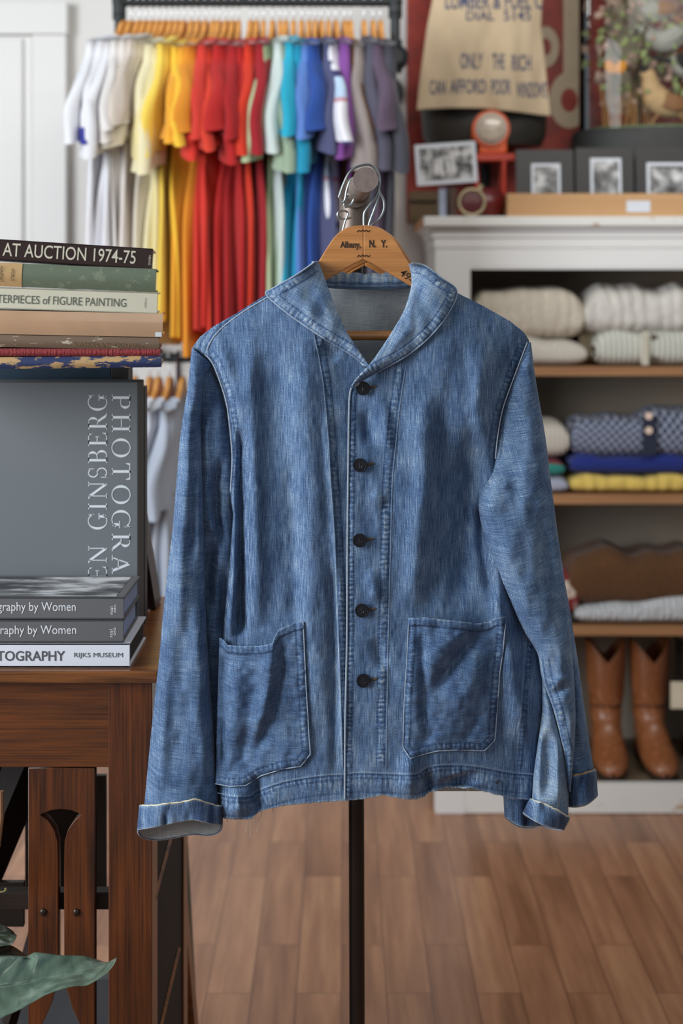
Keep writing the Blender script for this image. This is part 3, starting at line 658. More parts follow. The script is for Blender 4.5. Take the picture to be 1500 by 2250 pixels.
# ------------------------------------------------------------------ the oak table
TY = 1.985; tz = zz(1474, TY)
tb = empty('oak_table', (xx(0, TY), TY, 0), 'dark oak mission style table carrying the books, with pierced splats', 'table')
K = TY/F
def px_(x, Y=TY): return xx(x, Y)
YB = 2.47
xl = -1.25; xr = px_(347)
B().box(xl, xr, TY, YB, zz(1502, TY), tz, .002).out('tabletop', M['t_top'], tb)
yf = TY+.012
B().box(xl+.05, px_(239, yf), yf+.004, yf+.028, zz(1688, yf), zz(1502, TY)-.0002, .001).out('apron', M['t_apron'], tb)
for (a, b_), (c, d_) in (((px_(238, yf), px_(334, yf)), (yf, yf+.06)), ((px_(238, yf), px_(334, yf)), (YB-.07, YB-.012)), ((xl+.04, xl+.1), (yf, yf+.06)), ((xl+.04, xl+.1), (YB-.07, YB-.012))):
    B().box(a, b_, c, d_, 0, zz(1502, TY)-.0004, .0015).out('leg', M['t_leg'], tb)
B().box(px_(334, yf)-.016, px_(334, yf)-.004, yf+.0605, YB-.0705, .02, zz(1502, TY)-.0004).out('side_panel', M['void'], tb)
for (u0, w0), (u1, w1) in (((376, 1832), (338, 1975)), ((392, 2085), (350, 2262))):
    f_ = lambda u, w_: (lambda Y_: Vector((px_(334, yf)-.003, Y_, CH-(w_-HZ)/F*Y_)))((px_(334, yf)-.003)*F/(u-750))
    B().cyl(f_(u0, w0), f_(u1, w1), .004, None, 4).out('floor_gap_strip', M['t_top'], tb)  # added strips standing in for floor glimpsed through diagonal gaps
B().box(xl+.06, px_(238, yf)+.01, yf+.034, yf+.056, zz(2022, yf), zz(1984, yf), .001).out('rail', M['t_dark'], tb)
B().box(xl+.06, px_(238, yf)+.01, YB-.05, YB-.02, .10, .16, .001).out('rail', M['t_dark'], tb)
B().box(xl+.06, px_(238, yf)+.01, yf+.034, yf+.056, .14, .20, .001).out('rail', M['t_dark'], tb)
def splat(xa, xb, cx):
    """board with a fan shaped slot cut through it"""
    ys = TY+.018; zt = zz(1689, ys)
    def pt(x, y): return (xx(x, ys), zz(y, ys))
    fan_r = [(0, 1777), (22, 1779), (44, 1788), (46, 1792), (30, 1804), (16, 1825), (9, 1850), (8, 1900), (8, 2145), (14, 2175), (26, 2215), (42, 2250), (60, 2275), (66, 2290), (40, 2305), (0, 2312)]
    cu = bpy.data.curves.new('c', 'CURVE'); cu.dimensions = '2D'; cu.fill_mode = 'BOTH'; cu.extrude = .009; cu.bevel_depth = .0008
    def add(pl):
        s = cu.splines.new('POLY'); s.points.add(len(pl)-1)
        for q, p in zip(s.points, pl): q.co = (p[0], p[1], 0, 1)
        s.use_cyclic_u = True
    add([pt(xa, 1689), pt(xb, 1689), (pt(xb, 0)[0], .18), (pt(xa, 0)[0], .18)])
    r_ = [tuple(p) for p in fan_r]
    add([pt(cx+p[0], p[1]) for p in r_]+[pt(cx-p[0], p[1]) for p in r_[-2:0:-1]])
    o = bpy.data.objects.new('c', cu); C.objects.link(o); me = bpy.data.meshes.new_from_object(o.evaluated_get(bpy.context.evaluated_depsgraph_get())); bpy.data.objects.remove(o)
    me.transform(Matrix.Translation((0, ys+.010, 0))@Matrix.Rotation(PI/2, 4, 'X')); me.materials.clear(); me.materials.append(M['t_leg']); me.name = 'splat'
    o = bpy.data.objects.new('splat', me); link(o); o.parent = tb; o.matrix_parent_inverse = wm(tb).inverted()
    for nx_, in ((cx-39,), (cx+34,)):
        c = P(nx_, 2005, ys-.001); B().sph(c, .0052, 14, (1, .55, 1)).out('nail', M['iron'], o, True)
splat(63, 206, 134)
splat(-235, -92, -164)
# dark boards and a pale picture stored below the table
b = B(); b.box(px_(0), px_(0)+.30, 0, .018, 0, .62)
def leaning(name, label, cat, x, y, wd, ht_, ry, rx, mat, th=.016, rz=0):
    e = tag(B().box(-wd/2, wd/2, -th/2, th/2, 0, ht_, .001).out(name, mat), label, cat); e.location = (x, y, 0); e.rotation_euler = (rx, ry, rz); return e
M['slate'] = plain('grey_board', rgb(78, 80, 84), .7, var=.15, nscale=12)
leaning('picture_frame_back', 'black framed panel stored upright under the table behind the splats', 'panel', px_(225)+.02, 2.2, .07, .80, 0, R(-3), M['t_dark'])
st = empty('folding_easel', (px_(0), 2.25, 0), 'dark wooden folding easel leaning crosswise under the oak table', 'easel')
for (p0, p1, wd) in (((xx(-60, 2.3), 2.27, zz(1970, 2.3)), (xx(75, 2.3), 2.27, zz(1650, 2.3)), .035), ((xx(-90, 2.25), 2.31, zz(1640, 2.3)), (xx(82, 2.25), 2.31, zz(1810, 2.3)), .012), ((xx(20, 2.3), 2.3, zz(2250, 2.3)), (xx(110, 2.3), 2.3, zz(1940, 2.3)), .012)):
    p0 = Vector(p0); p1 = Vector(p1); B().cyl(p0, p1, wd, None, 4).out('bar', M['t_dark'], st)
B().box(xx(-60, 2.3), xx(70, 2.3), 2.24, 2.25, zz(2000, 2.3), zz(1905, 2.3)).out('ledge', M['t_dark'], st)
B().box(xx(58, 2.36), xx(235, 2.36), 2.35, 2.36, zz(1955, 2.36), zz(1700, 2.36)).out('back_panel', M['t_dark'], st)
leaning('wooden_wedge', 'reddish brown wooden prop leaning at the rear table leg', 'prop', xx(440, 2.62), 2.62, .018, .60, R(-5), 0, M['t_apron'], th=.05)
leaning('canvas_bundle', 'grey green rolled canvas standing behind the rear table leg', 'canvas', xx(416, 2.62)-.004, 2.70, .03, .62, R(-3), 0, plain('olive_canvas', rgb(88, 86, 72), .9), th=.05)
tag(B().box(xx(130, 2.42)-.14, xx(240, 2.42)+.02, 2.5, 2.56, 0, zz(2085, 2.5)-.05, .004).out('cardboard_folder', M['slate']), 'grey folder standing on the floor beneath the oak table', 'folder')

# ------------------------------------------------------------------ books
def book(label, w_, h_, d_, loc, roll, yaw, cover, pages, group=None, rounded=.0, name='book', board=.003):
    """lying book, spine facing the camera, local origin at lower right spine corner; x left is negative"""
    e = empty(name, loc, label, 'book', group, (0, roll, yaw))
    b = B(); bd = board
    if rounded:
        prof = [(-.0, 0)]+[(-math.sin(PI*t)*rounded, h_*t) for t in np.linspace(0, 1, 9)]
        n = len(prof); vs = []
        for xx_ in (-w_, 0):
            vs.append([b.b.verts.new((xx_, q[0], q[1])) for q in prof]+[b.b.verts.new((xx_, d_, h_)), b.b.verts.new((xx_, d_, h_-bd)), b.b.verts.new((xx_, .004, h_-bd)), b.b.verts.new((xx_, .004, bd)), b.b.verts.new((xx_, d_, bd)), b.b.verts.new((xx_, d_, 0))])
        k = len(vs[0])
        for i in range(k): b.b.faces.new((vs[0][i], vs[0][(i+1) % k], vs[1][(i+1) % k], vs[1][i]))
        b.b.faces.new(vs[0]); b.b.faces.new(vs[1][::-1])
        bmesh.ops.remove_doubles(b.b, verts=b.b.verts, dist=1e-6)
    else:
        b.box(-w_, 0, 0, d_, 0, bd, .0006); b.box(-w_, 0, 0, d_, h_-bd, h_, .0006); b.box(-w_, 0, 0, bd, 0, h_, .0006)
    b.out('cover', cover, e, bool(rounded), local=True)
    B().box(-w_+.005, -.0035, bd+.001, d_-.004, bd, h_-bd).out('pages', pages, e, False, local=True)
    return e
def btxt(e, s, x, z, W, H_, mat, rot=0, y=-.0005, off=0.0, name='title', right=False):
    return text(name, s, mat, e, Matrix.Translation((x, y, z))@Matrix.Rotation(rot, 4, 'Y'), W, H_, off, local=True)
def wornmat(name, base, worn, amount, scale=(1, 1, 1), rough=.7):
    t = NT(name); o = t.tc(); f = t.noise(t.mapping(o, scale), 70, 4, .7)
    t.l(t.ramp(f, [(amount-.02, base), (amount+.02, worn)]), t.b.inputs['Base Color']); t.set(Roughness=rough); t.bump(f, .2, .001); return t.m
M['ph_grey'] = plain('grey_book_cloth', rgb(92, 92, 94), .6, var=.05, nscale=500)
M['ph_white'] = plain('white_book_cover', rgb(214, 218, 226), .45, var=.01)
M['wht'] = plain('white_lettering', rgb(214, 218, 222), .6, var=.02)
M['drk'] = plain('dark_lettering', rgb(76, 80, 84), .6, var=.02)
def kpx(Y): return Y/F
YP = 2.0; k = kpx(YP)
def lp(px, py, Y): return P(px, py, Y)
# bottom: white museum book, standing on the tabletop
b1 = book('white spined book on photography lying flat on the table, lowest of the small pile', .36, 54*k, .165, Vector((lp(285, 1465, YP).x, YP, tz+.0004)), 0, 0, M['ph_white'], plain('black_page_edge', rgb(34, 32, 32), .8))
k1 = k
btxt(b1, 'TOGRAPHY', -292*k, 15*k, 150*k, 22*k, M['drk'], off=.012); btxt(b1, 'RIJKS MUSEUM', -122*k, 20*k, 107*k, 13*k, M['drk'], off=0, name='publisher')
z2 = tz+.0004+54*k+.0004
b2 = book('grey spined photography book lying directly on the white museum book', .36, 50*k, .15, Vector((lp(271, 0, YP).x, YP+.002, z2)), 0, R(.5), M['ph_grey'], M['paper'])
z3 = z2+50*k+.0004
b3 = book('grey spined photography book with a black and white picture cover, topmost of the small pile', .36, 49*k, .15, Vector((lp(272, 0, YP).x, YP+.001, z3)), 0, R(-.5), M['ph_grey'], M['paper'])
for e, xo in ((b2, -1.5), (b3, 0)):
    btxt(e, 'graphy by Women' if e is b3 else 'raphy by Women', (-278 if e is b3 else -270)*k, 13*k, (172 if e is b3 else 166)*k, 25*k, M['wht'])
    btxt(e, 'nai', -24*k, 12*k, 17*k, 7*k, M['wht'], R(-90), name='publisher'); btxt(e, 'oio', -17*k, 16*k, 17*k, 7*k, M['wht'], R(-90), name='publisher')
def bwphoto(name, scale=(6, 14, 6), seed=0, lo=(28, 28, 30), hi=(214, 214, 212), c=.12, rough=.4, sc=4):
    t = NT(name); o = t.n('ShaderNodeVectorMath', operation='ADD'); t.l(t.mapping(t.tc(), scale), o.inputs[0]); o.inputs[1].default_value = (seed, seed*2, seed*.7)
    f = t.noise(o.outputs[0], sc, 5, .55)
    t.l(t.ramp(f, [(.5-c, rgb(*lo)), (.5, rgb(120, 120, 120)), (.5+c, rgb(*hi))]), t.b.inputs['Base Color']); t.set(Roughness=rough); return t.m
ph = B().box(-.35, -.012, .006, .14, 0, .0003).out('cover_photo', bwphoto('cover_photo', (3, 9, 1), 3, (60, 60, 62), (206, 208, 210)), b3, local=True); ph.location = (0, 0, 49*k+.0001)

# big grey upright book with serif lettering
Y4 = 2.165; k4 = kpx(Y4)
G = empty('large_book', (xx(303, Y4), Y4, tz+.0004), 'large grey photography book standing upright with white serif lettering', 'book')
htg = zz(839, Y4)-tz-.0006
M['gcloth'] = plain('grey_board_cloth', rgb(104, 109, 112), .55, var=.04, nscale=700, bump=.05)
b = B().box(-.36, 0, 0, .004, 0, htg, .0015).box(-.36, 0, .062, .066, 0, htg, .0015)
b.out('cover', M['gcloth'], G, local=True)
B().box(-.003, .0, .0005, .0655, 0, htg, .002).out('spine', plain('charcoal_spine', rgb(48, 46, 48), .6), G, local=True)
B().box(-.352, -.003, .005, .062, .004, htg-.004).out('pages', M['pagew'], G, local=True)
def serif(ch):
    """glyphs as polygons, cap height 1; (polys, advance)"""
    T_, t_, sr = .125, .045, .09      # thick stem, hairline, serif reach
    polys = []
    def rect(x0, z0, x1, z1): polys.append([(x0, z0), (x1, z0), (x1, z1), (x0, z1)])
    def stem(x, w_=T_, lo=0, hi=1, s0=True, s1=True):
        rect(x, lo, x+w_, hi)
        if s0: rect(x-sr, lo, x+w_+sr, lo+t_)
        if s1: rect(x-sr, hi-t_, x+w_+sr, hi)
    def line(x0, z0, x1, z1, w_):
        d = Vector((x1-x0, z1-z0)).normalized(); n = Vector((-d.y, d.x))*w_/2
        polys.append([(x0-n.x, z0-n.y), (x1-n.x, z1-n.y), (x1+n.x, z1+n.y), (x0+n.x, z0+n.y)])
    def arc(cx, cz, rx, rz, a0, a1, ti=t_, tm=T_, n=28):
        for i in range(n):
            q = []
            for a in (a0+(a1-a0)*i/n, a0+(a1-a0)*(i+1)/n):
                a = R(a); q.append((a, ti+(tm-ti)*abs(math.cos(a))**1.3))
            (a, w0), (b__, w1) = q
            polys.append([(cx+rx*math.cos(a), cz+rz*math.sin(a)), (cx+rx*math.cos(b__), cz+rz*math.sin(b__)), (cx+(rx-w1)*math.cos(b__), cz+(rz-t_)*math.sin(b__)), (cx+(rx-w0)*math.cos(a), cz+(rz-t_)*math.sin(a))])
    if ch == 'P': stem(.1); rect(.2, 1-t_, .45, 1); rect(.2, .46, .45, .46+t_); arc(.43, .73, .27, .27, -90, 90); w_ = .75
    elif ch == 'R': stem(.1); rect(.2, 1-t_, .42, 1); rect(.2, .48, .42, .48+t_); arc(.40, .74, .26, .26, -90, 90); line(.42, .5, .74, .03, T_); rect(.68, 0, .86, t_); w_ = .84
    elif ch == 'B': stem(.1); rect(.2, 1-t_, .42, 1); rect(.2, .5, .42, .5+t_); rect(.2, 0, .44, t_); arc(.40, .76, .24, .24, -90, 90); arc(.43, .27, .28, .27, -90, 90); w_ = .78
    elif ch == 'H': stem(.1); stem(.66); rect(.2, .5, .7, .5+t_); w_ = .96
    elif ch == 'O': arc(.48, .5, .46, .52, 0, 360, n=60); w_ = 1.0
    elif ch == 'T': stem(.36, s1=False); rect(.02, 1-t_, .82, 1); polys.append([(.02, .96), (.02, .74), (.06, .8), (.12, .96)]); polys.append([(.82, .96), (.82, .74), (.78, .8), (.72, .96)]); w_ = .86
    elif ch == 'G': arc(.48, .5, .46, .52, 38, 300, n=50); line(.82, .84, .84, .74, .06); rect(.66, .04, .66+T_, .42); rect(.55, .40, .9, .40+t_); arc(.48, .5, .46, .52, 300, 325); polys.append([(.80, .98), (.84, .98), (.85, .68), (.82, .68)]); w_ = .96
    elif ch == 'A': line(.42, .98, .12, .02, t_*1.2); line(.42, .98, .76, .02, T_); rect(.0, 0, .26, t_); rect(.62, 0, .92, t_); rect(.2, .33, .64, .33+t_); w_ = .92
    elif ch == 'E': stem(.1); rect(.2, 1-t_, .66, 1); rect(.2, .5, .5, .5+t_); rect(.2, 0, .7, t_); polys.append([(.66, 1), (.66, .76), (.62, .84), (.56, 1)]); polys.append([(.70, 0), (.72, .26), (.66, .16), (.58, 0)]); rect(.48, .42, .52, .62); w_ = .76
    elif ch == 'N': rect(.14, 0, .14+t_, 1); rect(.04, 0, .3, t_); rect(.78, 0, .78+t_, 1); rect(.68, 1-t_, .92, 1); line(.13, .96, .80, .04, T_); rect(.0, 1-t_, .2, 1); w_ = .96
    elif ch == 'I': stem(.1); w_ = .42
    elif ch == 'S': arc(.3, .74, .25, .27, 40, 270, T_*.9, t_*1.4); arc(.32, .27, .27, .28, -140, 90, T_*.9, t_*1.4); polys.append([(.50, .98), (.53, .98), (.54, .68), (.50, .72)]); polys.append([(.05, .02), (.09, .02), (.08, .32), (.04, .32)]); w_ = .68
    else: w_ = .55
    return polys, w_
def serif_text(name, s, parent, ox, oz, cap, pitch, total, down):
    """vertical line of serif capitals: down turns them clockwise, otherwise they read upwards"""
    items = []; adv = 0
    for ch in s: pl_, w_ = serif(ch); items.append((adv, pl_)); adv += w_+pitch
    f = total/adv; b = B(); sg = 1 if down else -1
    for a, pl_ in items:
        for q in pl_:
            pts = [(ox+sg*z*cap, oz-sg*(a+x)*f) for x, z in q]
            if len(set((round(u, 6), round(v, 6)) for u, v in pts)) == len(pts): b.b.faces.new([b.b.verts.new((u, -.0005, v)) for u, v in pts])
    return b.out(name, M['wht'], parent, local=True)
serif_text('title', 'PHOTOGRAPHS', G, -(303-246)*k4, htg-(866-839)*k4, 40*k4, .2, 540*k4, True)
serif_text('author', 'EN GINSBERG', G, -(303-235)*k4, htg-(1274-839)*k4, 41*k4, .14, 416*k4, False)

# tall dark books behind the grey one
bl = empty('upright_book', (xx(288, 2.30), 2.27, tz+.0004), 'dark blue picture book standing upright behind the large grey book', 'book')
hb = zz(806, 2.10)-tz-.001
B().box(-.34, -.028, 0, .05, 0, hb, .001).out('cover', plain('blue_green_cover', rgb(52, 74, 92), .4, var=.35, nscale=8), bl, local=True)
B().box(-.0275, 0, 0, .05, 0, hb, .001).out('spine', plain('dark_grey_spine', rgb(58, 56, 54), .6, var=.3, nscale=60), bl, local=True)
dk = tag(B().box(0, .022, 0, .03, 0, zz(847, 2.26)-tz-.002, .001).out('upright_book', plain('black_cover', rgb(30, 27, 28), .5)), 'black book standing on the table just behind the right edge of the grey book', 'book')
dk.location = (xx(318, 2.26)-.022, 2.26, tz+.0004)
dk2 = tag(B().box(0, .012, 0, .07, 0, .19, .001).out('leaning_notebook', wood('maroon_wood', rgb(30, 14, 18), rgb(56, 30, 30), 'Z')), 'small dark maroon notebook leaning at the back right of the tabletop', 'notebook')
dk2.location = (xx(352, 2.4)-.014, 2.36, tz+.001); dk2.rotation_euler = (0, R(-9), 0)
tag(B().box(xx(319, 2.4), xx(333, 2.4), 2.36, 2.362, tz+.03, tz+.085).out('purple_card', plain('purple_card', rgb(110, 70, 120), .7)), 'small purple card behind the grey book at the table edge', 'card').location.z = -.0295

# upper stack: books lying flat on top of the upright ones
YS = 2.06; kS = kpx(YS)
M['b_brown'] = plain('dark_brown_jacket', rgb(52, 36, 34), .25, var=.2, nscale=12, coat=.3)
M['b_green'] = wornmat('sage_cloth', rgb(98, 110, 90), rgb(118, 128, 108), .6, (1, 1, 1)); M['b_cream'] = plain('cream_jacket', rgb(206, 202, 180), .6, var=.03)
M['b_tan'] = plain('tan_plastic_jacket', rgb(186, 150, 118), .15, var=.08, nscale=16, coat=.7)
M['b_worn'] = wornmat('worn_brown_spine', rgb(112, 92, 74), rgb(196, 184, 160), .64, (.6, 1, 2.5))
M['b_red'] = plain('red_corduroy', rgb(138, 54, 56), .95, var=.3, nscale=300, stretch=(1, 1, .05), bump=.8)
M['b_gold'] = wornmat('flaking_blue_gilt', rgb(38, 52, 92), rgb(186, 152, 104), .52, (.35, 1, 1.2))
M['b_lab'] = wornmat('tan_leather_label', rgb(186, 152, 104), rgb(120, 84, 50), .68, (2, 1, 1))
def stackbook(label, xr_, ytr, ybr, ytl, ybl, cover, pages, depth=.2, rounded=0, board=.0025):
    """right end at xr_, edges given at the right end and at x=0"""
    roll = math.atan2(((ybr-ybl)), xr_); L = (xr_+190)*kS
    h_ = ((ybr-ytr)+(ybl-ytl))/2*kS
    e = book(label, L, h_-.0003, depth, P(xr_, ybr, YS)+Vector((0, 0, .0001)), roll, R(6.2), cover, pages, rounded=rounded, board=board)
    return e, h_
s7, h7 = stackbook('flaking blue and gilt old book, lowest of the tall stack', 354, 783, 807, 781, 809, M['b_gold'], M['pagew'], rounded=.004)
s6, h6 = stackbook('thin red corduroy bound book above the flaking gilt one', 350, 769, 783, 761, 781, M['b_red'], M['pagew'], rounded=.004)
s5, h5 = stackbook('worn brown book with chipped spine between the tan and the red ones', 349, 742, 769, 734, 761, M['b_worn'], M['pagew'], rounded=.003)
s4, h4 = stackbook('tan book in a shiny clear plastic jacket in the tall stack', 357, 691, 741, 679, 733, M['b_tan'], M['pagew'], rounded=.003)
s3, h3 = stackbook('cream spined art book below the sage green one', 345, 643, 690, 630, 678, M['b_cream'], M['pagew'])
s2, h2 = stackbook('sage green cloth book with a tan leather label', 341, 595, 642, 573, 629, M['b_green'], M['pagew'], rounded=.005)
s1, h1 = stackbook('dark brown auction yearbook on the very top of the tall stack', 333, 545, 592, 527, 572, M['b_brown'], M['pagew'])
M['cream_ink'] = plain('cream_lettering', rgb(206, 200, 180), .6, var=.02); M['gr_ink'] = plain('grey_green_lettering', rgb(92, 100, 88), .7, var=.1)
btxt(s1, 'T AT AUCTION 1974-75', -348*kS, 9.5*kS, 312*kS, 29*kS, M['cream_ink'], off=.004); btxt(s1, 'VIKING', -8*kS, 31*kS, 22*kS, 5*kS, M['cream_ink'], R(90), name='publisher')
btxt(s3, 'STERPIECES of FIGURE PAINTING', -354*kS, 13*kS, 286*kS, 18*kS, M['gr_ink'], y=-.0006); btxt(s3, 'STUDIO', -28*kS, 34*kS, 22*kS, 4*kS, M['gr_ink'], R(90), name='publisher')
lb = B(); 
for i in range(12):
    t0, t1 = i/12, (i+1)/12; f_ = lambda t: -math.sin(PI*t)*.005-.0006
    vs = [lb.b.verts.new(v) for v in ((-(341+120)*kS, f_(t0), h2*t0), (-(341-53)*kS, f_(t0), h2*t0), (-(341-53)*kS, f_(t1), h2*t1), (-(341+120)*kS, f_(t1), h2*t1))]; lb.b.faces.new(vs)
lb.out('spine_label', M['b_lab'], s2, local=True)
btxt(s2, 'PAINTING', -(341-5)*kS, 44*kS, 34*kS, 8*kS, M['ink'], R(90), y=-.0064, name='spine_lettering'); btxt(s2, 'WORLD', -(341-30)*kS, 40*kS, 28*kS, 7*kS, M['ink'], R(90), y=-.0064, name='spine_lettering')
btxt(s5, 'SLATKIN & SHOOLMAN', -(349-162)*kS, 5*kS, 150*kS, 9*kS, plain('faded_gilt', rgb(120, 92, 60), .6), y=-.0036, name='spine_lettering')
B().box(-.0035, -.0005, -.0003, .03, .004, h1*.9).out('torn_edge', M['wht'], s1, local=True) if False else None
B().box(-16*kS, -2*kS, -.0036, -.0030, 1*kS, 11*kS).out('torn_patch', M['wht'], s4, local=True)

# ------------------------------------------------------------------ plant in the lower left corner
pl = empty('potted_peace_lily', (-.62, 1.66, 0), 'green peace lily with broad glossy leaves at the lower left', 'plant')
def leafmat(name, a, c):
    t = NT(name); uv = t.tc('UV'); sep = t.n('ShaderNodeSeparateXYZ'); t.l(uv, sep.inputs[0])
    f = t.noise(t.mapping(uv, (3, 9, 1)), 1.5, 3); t.l(t.ramp(f, [(.3, a), (.7, c)]), t.b.inputs['Base Color']); t.set(Roughness=.3, Coat_Weight=.25); return t.m
M['leaf'] = leafmat('lily_leaf', rgb(62, 86, 72), rgb(118, 140, 122)); M['leafd'] = leafmat('lily_leaf_dark', rgb(30, 46, 32), rgb(48, 68, 46))  # second one is a darker green for rear leaves and stems
def leaf(top, bot, rib, Y0, Y1, mat, curl=.02, veins=9):
    n, m = 90, 41; a = spline(top, n); b = spline(bot, n); r = spline(rib, n)
    s = np.linspace(-1, 1, m)[None, :]; sa = np.abs(s)
    X = np.where(s < 0, r[:, :1]+(a[:, :1]-r[:, :1])*sa, r[:, :1]+(b[:, :1]-r[:, :1])*sa); Y = np.where(s < 0, r[:, 1:]+(a[:, 1:]-r[:, 1:])*sa, r[:, 1:]+(b[:, 1:]-r[:, 1:])*sa)
    v = np.linspace(0, 1, n)[:, None]; z = Y0+(Y1-Y0)*v-curl*sa**1.6+np.where(s<0,.05,-.045)*sa+.0014*np.sin((v*veins*1.3-sa*1.2)*PI*2)*sa**.5*(1-sa**6)+.002*np.exp(-(sa/.05)**2)
    o = gridmesh('leaf', X, Y, z, mat, pl, None, solid=.0006); return o
leaf([(-240, 2150), (-120, 2100), (0, 2101), (40, 2101), (61, 2101), (75, 2093), (100, 2095), (133, 2099), (187, 2101), (215, 2109), (235, 2115), (256, 2106)],
     [(-240, 2150), (-160, 2230), (-40, 2248), (21, 2228), (53, 2213), (107, 2183), (160, 2167), (187, 2166), (210, 2155), (232, 2140), (248, 2122), (257, 2104)],
     [(-240, 2150), (-100, 2178), (0, 2170), (80, 2158), (160, 2138), (220, 2122), (257, 2104)], 1.70, 1.82, M['leaf'], .012)
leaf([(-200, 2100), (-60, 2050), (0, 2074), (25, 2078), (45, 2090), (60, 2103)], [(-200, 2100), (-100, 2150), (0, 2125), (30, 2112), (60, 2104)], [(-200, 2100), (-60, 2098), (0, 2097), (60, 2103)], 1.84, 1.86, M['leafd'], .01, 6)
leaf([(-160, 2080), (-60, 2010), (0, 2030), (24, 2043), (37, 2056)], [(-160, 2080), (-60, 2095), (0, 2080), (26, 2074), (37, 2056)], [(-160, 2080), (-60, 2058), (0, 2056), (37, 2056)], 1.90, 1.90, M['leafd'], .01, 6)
for p in ([(-160, 2080, 1.90)], [(-240, 2150, 1.70)], [(-200, 2100, 1.84)]):
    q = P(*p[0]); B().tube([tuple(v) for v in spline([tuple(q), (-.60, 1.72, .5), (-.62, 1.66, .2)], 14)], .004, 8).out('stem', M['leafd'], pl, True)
B().lathe([(0, 0), (.09, 0), (.12, .2), (.125, .21), (.11, .21), (.10, .18), (0, .18)], (-.62, 1.66, 0), 40).out('pot', plain('terracotta', rgb(150, 90, 62), .8), pl, True)
B().tube([P(*p) for p in spline([(-30, 1962, 1.93), (0, 1960, 1.93), (10, 1958, 1.93), (15, 1952, 1.93), (10, 1954, 1.93)], 16)], .0012, 6).out('dry_tip', plain('dry_leaf', rgb(120, 108, 60), .8), pl, True)
B().tube([P(-40, 1990, 1.93), P(-40, 2100, 1.91), (-.62, 1.66, .2)], .002, 6).out('stem', M['leafd'], pl, True)
B().tube([P(*p) for p in [(3, 1738, 1.96), (4, 1790, 1.96), (-4, 1860, 1.96)]], .0035, 8).out('dry_stalk', plain('dry_stalk', rgb(120, 84, 56), .9), pl, True)

# ------------------------------------------------------------------ wall rack with the t-shirts
RY = 3.95; rz = zz(4, RY)
rk = empty('clothes_rack', (xx(570, RY), WALL, rz), 'black iron pipe wall rack with two rails holding the t-shirts', 'clothes rack')
b = B().cyl((xx(262, RY), RY, rz), (xx(868, RY), RY, rz), .0135, None, 20); b.out('upper_rail', M['black'], rk, True)
def elbow(c, name='elbow'): B().sph(c, .021, 20).cyl(Vector(c)-Vector((0, 0, .04)), c, .019, None, 20).out(name, M['black'], rk, True)
xr1 = xx(868, RY); xl1 = xx(262, RY)
zf = zz(128, RY)
elbow((xr1, RY, rz)); elbow((xl1, RY, rz))
B().cyl((xr1, RY, rz), (xr1, RY, zf), .0135, None, 20).cyl((xr1, RY, rz-.045), (xr1, RY, rz-.03), .019, None, 20).cyl((xr1, RY, zf+.05), (xr1, RY, zf+.02), .019, None, 20).out('upright', M['black'], rk, True)
elbow((xr1, RY, zf)); B().cyl((xr1, RY, zf), (xr1, WALL, zf), .0135, None, 20).out('arm', M['black'], rk, True)
B().cyl((xr1, WALL-.012, zf), (xr1, WALL, zf), .055, None, 32).cyl((xr1, WALL-.05, zf), (xr1, WALL-.01, zf), .022, .03, 24).out('flange', M['black'], rk, True)
B().lathe([(0, 0), (.036, 0), (.036, .02), (.02, .035), (0, .035)], (0, 0, 0), 28).out('valve_cap', M['black'], rk, True, local=True).matrix_basis = Matrix.Translation(Vector((xr1-rk.location.x, RY-.0-rk.location.y, zf-rk.location.z)))@Matrix.Rotation(PI/2, 4, 'X')
lz = zz(786, RY)
B().cyl((xl1, RY, rz), (xl1, RY, lz-.02), .0135, None, 20).cyl((xl1, RY, rz-.05), (xl1, RY, rz-.035), .019, None, 20).out('upright', M['black'], rk, True)
B().cyl((xl1, RY, zf), (xl1, WALL, zf), .0135, None, 20).out('arm', M['black'], rk, True)
B().cyl((xl1-.05, RY, lz), (xx(640, RY), RY, lz), .0135, None, 20).out('lower_rail', M['black'], rk, True)
B().cyl((xl1, RY, lz), (xl1, WALL, lz), .0135, None, 20).out('arm', M['black'], rk, True)
B().cyl((xx(636, RY), RY, lz), (xx(636, RY), WALL, lz), .0135, None, 20).out('arm', M['black'], rk, True)

